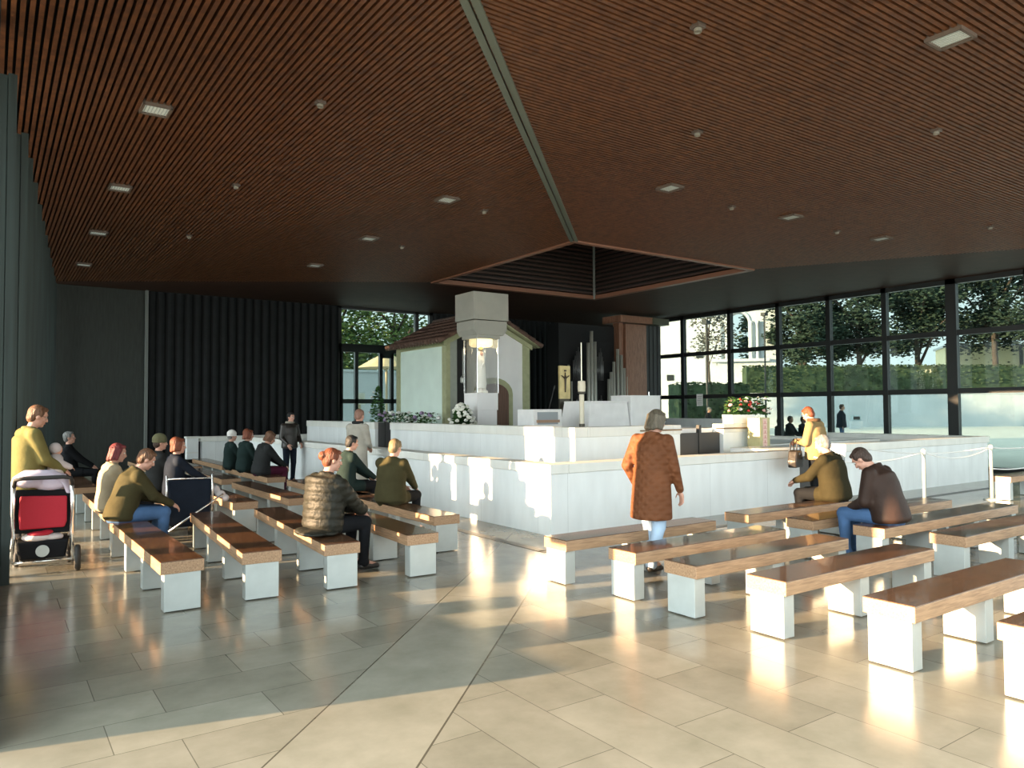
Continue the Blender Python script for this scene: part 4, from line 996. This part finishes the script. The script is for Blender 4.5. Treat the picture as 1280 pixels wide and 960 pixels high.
person('seated grey haired man in a black coat at the far left by the wall', (1.30, 16.5, 0), 100, 1.66, .42, -6, 0, 0, None, None, DARKT, .2, DARKT, H_GREY, 'short')
person('seated woman with dark red hair in a beige jacket on the left bench', (1.24, 10.45, 0), 82, 1.64, .42, 5, 8, 15, None, None, BEIGE, .0, DARKT, H_AUB, 'bob', bulk=1.05)
person('seated person with brown hair in an olive and black jacket leaning forward', (1.24, 9.45, 0), 84, 1.68, .42, 24, 8, 5, (-.08, .47, .60), (.10, .50, .58), BROWNG, .0, JEANS, H_BROWN, 'short', bulk=1.12)
person('seated person in a knitted grey green hat behind the black pushchair', (2.14, 12.6, 0), 80, 1.68, .42, 2, 0, 5, None, None, CHAR, .1, DARKT, H_DARK, 'short', hat=('beanie', cloth('grey_green_knit', (.13, .13, .075))), bulk=1.08)
person('seated woman with auburn hair in a navy coat behind the black pushchair', (2.22, 11.75, 0), 84, 1.64, .42, 4, 0, 10, None, (.12, .5, .58), NAVY, .15, DARKT, H_RED, 'full')
person('seated red haired woman in a dark green coat left of the standing leather jacket', (4.28, 15.65, 0), 80, 1.66, .42, 6, 2, 10, None, None, DKGREEN, .1, DARKT, H_RED, 'full', bulk=1.05)
person('seated person with white knitted hat half hidden by the red haired woman', (4.22, 16.5, 0), 85, 1.56, .42, 2, 0, 0, None, None, DKGREEN, .1, DARKT, H_GREY, 'short', hat=('beanie', cloth('white_knit', (.78, .77, .74))))
person('seated brown haired person in a thick black coat on a bench end, head bowed', (4.30, 14.6, 0), 85, 1.66, .42, 14, 14, 8, (-.08, .45, .56), (.10, .45, .56), CHAR, .12, cloth('wine_trousers', (.07, .012, .03)), H_BROWN, 'full', bulk=1.12)
person('standing dark haired woman in a black leather jacket and jeans by the platform wall', (5.66, 17.05, 0), 168, 1.60, None, 0, 6, -10, (-.20, .16, .90), (.16, .20, .88), BLEATH, .0, NAVY, H_BLACK, 'short', scarf=cloth('grey_scarf', (.3, .28, .24)))
person('seated black haired person in a dark coat beside the standing woman in beige', (4.48, 10.85, 0), 86, 1.66, .42, 7, 4, 6, (-.08, .42, .60), (.10, .45, .58), DKGREEN, .22, DARKT, H_BLACK, 'short')
person('standing person in a long grey beige coat with back turned at the platform wall', (5.40, 12.6, 0), 62, 1.66, None, 2, 8, 0, (-.09, .27, 1.0), (.09, .27, .98), GREYB, .42, DARKT, hairmat('pinkish', (.26, .14, .10)), 'short', scarf=CHAR, bulk=1.02)
person('seated blond person in a dark green overcoat on the bench nearest the platform', (4.36, 9.05, 0), 62, 1.66, .42, 6, 8, 0, (-.08, .40, .60), (.10, .42, .58), BROWNG, .18, DARKT, H_BLOND, 'short', bulk=1.18)
person('seated woman with orange red hair in a black puffy jacket in the left foreground', (2.78, 7.30, 0), 78, 1.66, .42, 6, 6, 18, (-.06, .40, .60), (.10, .42, .58), PUFFY, .0, DARKT, H_RED, 'bun', bulk=1.2, quilt=True)
# right half
person('walking woman in a rust brown quilted coat and pale jeans crossing between the benches', (5.48, 5.42, 0), 78, 1.64, None, 3, 14, 12, (-.25, .10, .86), (.25, .17, .74), BROWNQ, .26, JEANSL, hairmat('grey_brown', (.10, .085, .06)), 'bob', walk=.12, bulk=1.06)
person('standing woman in a tan jacket and black trousers bowing her head at the wall', (11.05, 7.20, 0), -10, 1.68, None, 5, 24, 5, (-.12, .30, 1.10), (.06, .30, 1.08), TAN, .02, DARKT, H_RED, 'short', bulk=1.15, scarf=cloth('fur_collar', (.10, .06, .035)))
person('seated grey haired man in a dark olive overcoat with folded hands', (9.15, 5.72, 0), -8, 1.72, .42, 12, 6, -4, (-.12, .48, .66), (.0, .50, .66), DKOLIVE, .18, DARKT, H_GREY, 'short', bulk=1.25)
person('seated balding man in a brown leather jacket and blue jeans with bowed head', (7.82, 4.27, 0), -6, 1.72, .42, 22, 26, -4, (-.10, .36, .56), (.10, .36, .56), LEATH, .0, JEANS, H_DARK, 'short', bulk=1.22)
# outside
def pol(bearing, r): return (*polar(bearing, r), -.02)
person('man in a dark hooded jacket and jeans standing outside by the garden wall', pol(58.53, 33.85), 150, 1.78, None, 0, 0, 0, None, None, NAVY, .05, JEANS, H_DARK, 'short', lite=True, bulk=1.2)
person('person in black sitting outside, left of the woman in the tan jacket', pol(55.17, 27.72), 170, 1.7, .50, 0, 0, 0, None, None, DARKT, .1, DARKT, H_DARK, 'short', lite=True)
person('person in dark clothes sitting outside, just behind the tan jacket woman', pol(56.03, 27.88), 170, 1.66, .50, 0, 0, 0, None, None, NAVY, .1, DARKT, H_DARK, 'short', lite=True)
person('person in brown sitting outside next to the flower planter', pol(54.42, 28.65), 170, 1.6, .45, 0, 0, 0, None, None, CHAR, .1, DARKT, H_BROWN, 'short', lite=True)
person('person in grey standing outside below the bare tree', pol(49.45, 34.10), 150, 1.70, None, 4, 4, 0, None, None, CHAR, .1, DARKT, H_GREY, 'short', lite=True)
for px, d, lb in ((55.22, 27.73, 'stone seat outside under three seated people'),):
    x, y = polar(px, d); t = thing('garden_bench', lb, 'seat', (x, y, -.02), -.55); MB().box(-1.2, -.25, .35, 1.2, .2, .50).build('top', OUTW, t, bevel=.02)
    for s in (-1, 1): MB().box(s*.9-.12, -.2, 0, s*.9+.12, .15, .35).build('leg', OUTW, t)

# ------------------------------------------------------------------ handbag, pushchairs, coat on the bench
t = thing('handbag', 'black leather handbag hanging from the arm of the woman in tan', 'handbag', (10.73, 7.38, .68), .3)
MB().extrude([(-.17, 0), (.17, 0), (.19, .10), (.13, .27), (-.13, .27), (-.19, .10)], 'Y', -.07, .07).build('body', BLEATH, t, bevel=.02)
for y in (-.05, .05): MB().tube([(-.09, y, .25), (-.08, y, .40), (0, y*.3, .46), (.08, y, .40), (.09, y, .25)], .009, 6).build('handle', BLEATH, t, smooth=True)
MB().box(-.03, -.075, .20, .03, -.065, .24).build('clasp', CHROME, t)

def wheel(parent, c, r, w, ax='X'):
    q = MB(); n = 22; c = V(c)
    rings = []
    for k in range(n+1):
        a = 2*PI*k/n; d = V((0, math.cos(a), math.sin(a)))
        rings.append([c+d*(r-.018*(1+math.cos(t)))+V((math.sin(t)*w/2, 0, 0)) for t in [2*PI*j/8 for j in range(8)]])
    q.loft(rings, caps=False); o = q.build('wheel', RUBBER, parent, smooth=True)
    q = MB(); q.tube([c-V((w*.5, 0, 0)), c+V((w*.5, 0, 0))], r*.28, 12)
    for k in range(6):
        a = PI*k/3; d = V((0, math.cos(a), math.sin(a))); q.tube([c, c+d*(r-.02)], .008, 5)
    q.build('hub', STEEL, o); return o
REDC = mat('red_canvas', (.36, .004, .02), .7, bump=.2, bscale=30); LILAC = mat('lilac_blanket', (.55, .48, .58), .85, bump=.6, bscale=8)
t = thing('stroller', 'baby stroller with red back panel and lilac blanket by the left wall', 'stroller', (.47, 9.10, 0), -.06)
q = MB()
for s in (-1, 1): q.tube([(s*.25, -.10, .95), (s*.26, -.02, .62), (s*.25, .02, .40), (s*.27, -.04, .13)], .02, 10); q.tube([(s*.25, .02, .42), (s*.22, .50, .12)], .018, 8); q.tube([(s*.25, .0, .60), (s*.24, .45, .50)], .015, 8)
q.tube([(-.26, -.04, .13), (.26, -.04, .13)], .016, 8); q.tube([(-.22, .50, .12), (.22, .50, .12)], .014, 8)
q.build('frame', CHROME, t, smooth=True)
MB().tube([(-.25, -.10, .90), (-.24, -.14, .97), (-.17, -.16, .985), (.17, -.16, .985), (.24, -.14, .97), (.25, -.10, .90)], .021, 10).build('handle', RUBBER, t, smooth=True)
MB().extrude([(-.20, .46), (.19, .46), (.21, .52), (.21, .78), (-.20, .80), (-.21, .6)], 'Y', -.05, -.01).build('back_panel', REDC, t, bevel=.015)
MB().extrude([(-.245, .42), (.23, .40), (.25, .55), (.24, .84), (-.24, .86), (-.25, .6)], 'Y', -.01, .06).build('seat_shell', DARKT, t, bevel=.015)
prof = [(-.33, .36), (-.325, .52), (-.31, .68), (-.30, .84), (-.27, .97), (-.18, 1.035), (-.05, 1.05), (.08, 1.035), (.19, .98), (.235, .88), (.245, .80)]
q = MB().loft([[(x*(1+.02*math.sin(2.3*j+i))-(.012*math.sin(3*j+i*1.7)), -.02+.055*j, z+.012*math.sin(2*i+1.4*j)-.006*(j-3)**2*(z > .8)) for i, (x, z) in enumerate(prof)] for j in range(8)], caps=False, closed=False)
o = q.build('blanket', LILAC, t, smooth=True); sd = o.modifiers.new('thick', 'SOLIDIFY'); sd.thickness = .03
q = MB(); q.ell((.06, .04, .90), (.15, .08, .07)); q.ell((-.12, .03, .93), (.14, .09, .06)); q.remesh('blanket_fold', LILAC, t, .014, 3)
MB().extrude([(-.20, .16), (.20, .16), (.23, .34), (-.23, .34)], 'Y', -.09, .40).build('basket', DARKT, t, bevel=.02)
MB().tube([(0, -.097, .24), (0, -.09, .24)], .06, 20).build('badge', STEEL, t)
for s in (-1, 1): wheel(t, (s*.31, -.04, .135), .135, .055); wheel(t, (s*.24, .52, .10), .10, .045)
b = thing('bundle', 'red and white cloth bundle lying in the basket of the stroller', 'bundle', (.47, 9.12, .34), -.06)
q = MB(); q.ell((-.05, 0, .03), (.14, .12, .05)); q.ell((.08, .02, .02), (.11, .10, .045)); q.remesh('white_cloth', BABYW, b, .012, 2)
q = MB(); q.ell((-.03, -.03, .065), (.11, .08, .03)); q.ell((.04, -.02, .08), (.06, .06, .025)); q.remesh('red_cloth', REDC, b, .012, 2)

t = thing('pushchair', 'black folded back pushchair with chrome tubes in the left aisle', 'pushchair', (2.22, 10.75, 0), -.2)
q = MB(); q.extrude([(-.25, .12), (.25, .12), (.27, .74), (-.27, .74)], 'Y', -.03, .05); q.build('seat_back', NAVY, t, bevel=.03)
MB().extrude([(-.23, .10), (.23, .10), (.23, .18), (-.23, .18)], 'Y', .0, .38).build('seat', NAVY, t, bevel=.03)
q = MB()
for s in (-1, 1): q.tube([(s*.28, -.06, .80), (s*.28, 0, .5), (s*.26, .05, .12), (s*.26, .06, .08)], .012, 8); q.tube([(s*.28, .0, .70), (s*.30, .35, .30), (s*.28, .42, .10)], .011, 8)
q.tube([(-.28, -.05, .75), (.28, -.05, .75)], .011, 8); q.tube([(-.27, .04, .12), (.27, .04, .12)], .010, 8)
q.build('frame', CHROME, t, smooth=True)
MB().tube([(-.25, -.12, .07), (.42, .0, .52)], .014, 8).build('push_bar', CHROME, t, smooth=True)
for s in (-1, 1): wheel(t, (s*.27, .06, .075), .075, .03); wheel(t, (s*.29, .42, .075), .075, .03)
q = MB(); q.ell((.38, .05, .52), (.07, .06, .05)); q.ell((.45, .04, .46), (.05, .05, .05)); q.ell((.33, .06, .58), (.05, .04, .06)); q.remesh('white_toy', BABYW, t, .012, 2)

t = thing('coat_tail', 'black nylon coat hem spread on the bench behind the puffy jacket woman', 'coat', (2.66, 7.22, .42))
q = MB(); q.ell((-.05, -.06, .035), (.14, .20, .035)); q.ell((-.10, .06, .04), (.09, .12, .04)); q.ell((.08, -.12, .03), (.1, .12, .03)); q.remesh('cloth', PUFFY, t, .014, 2)
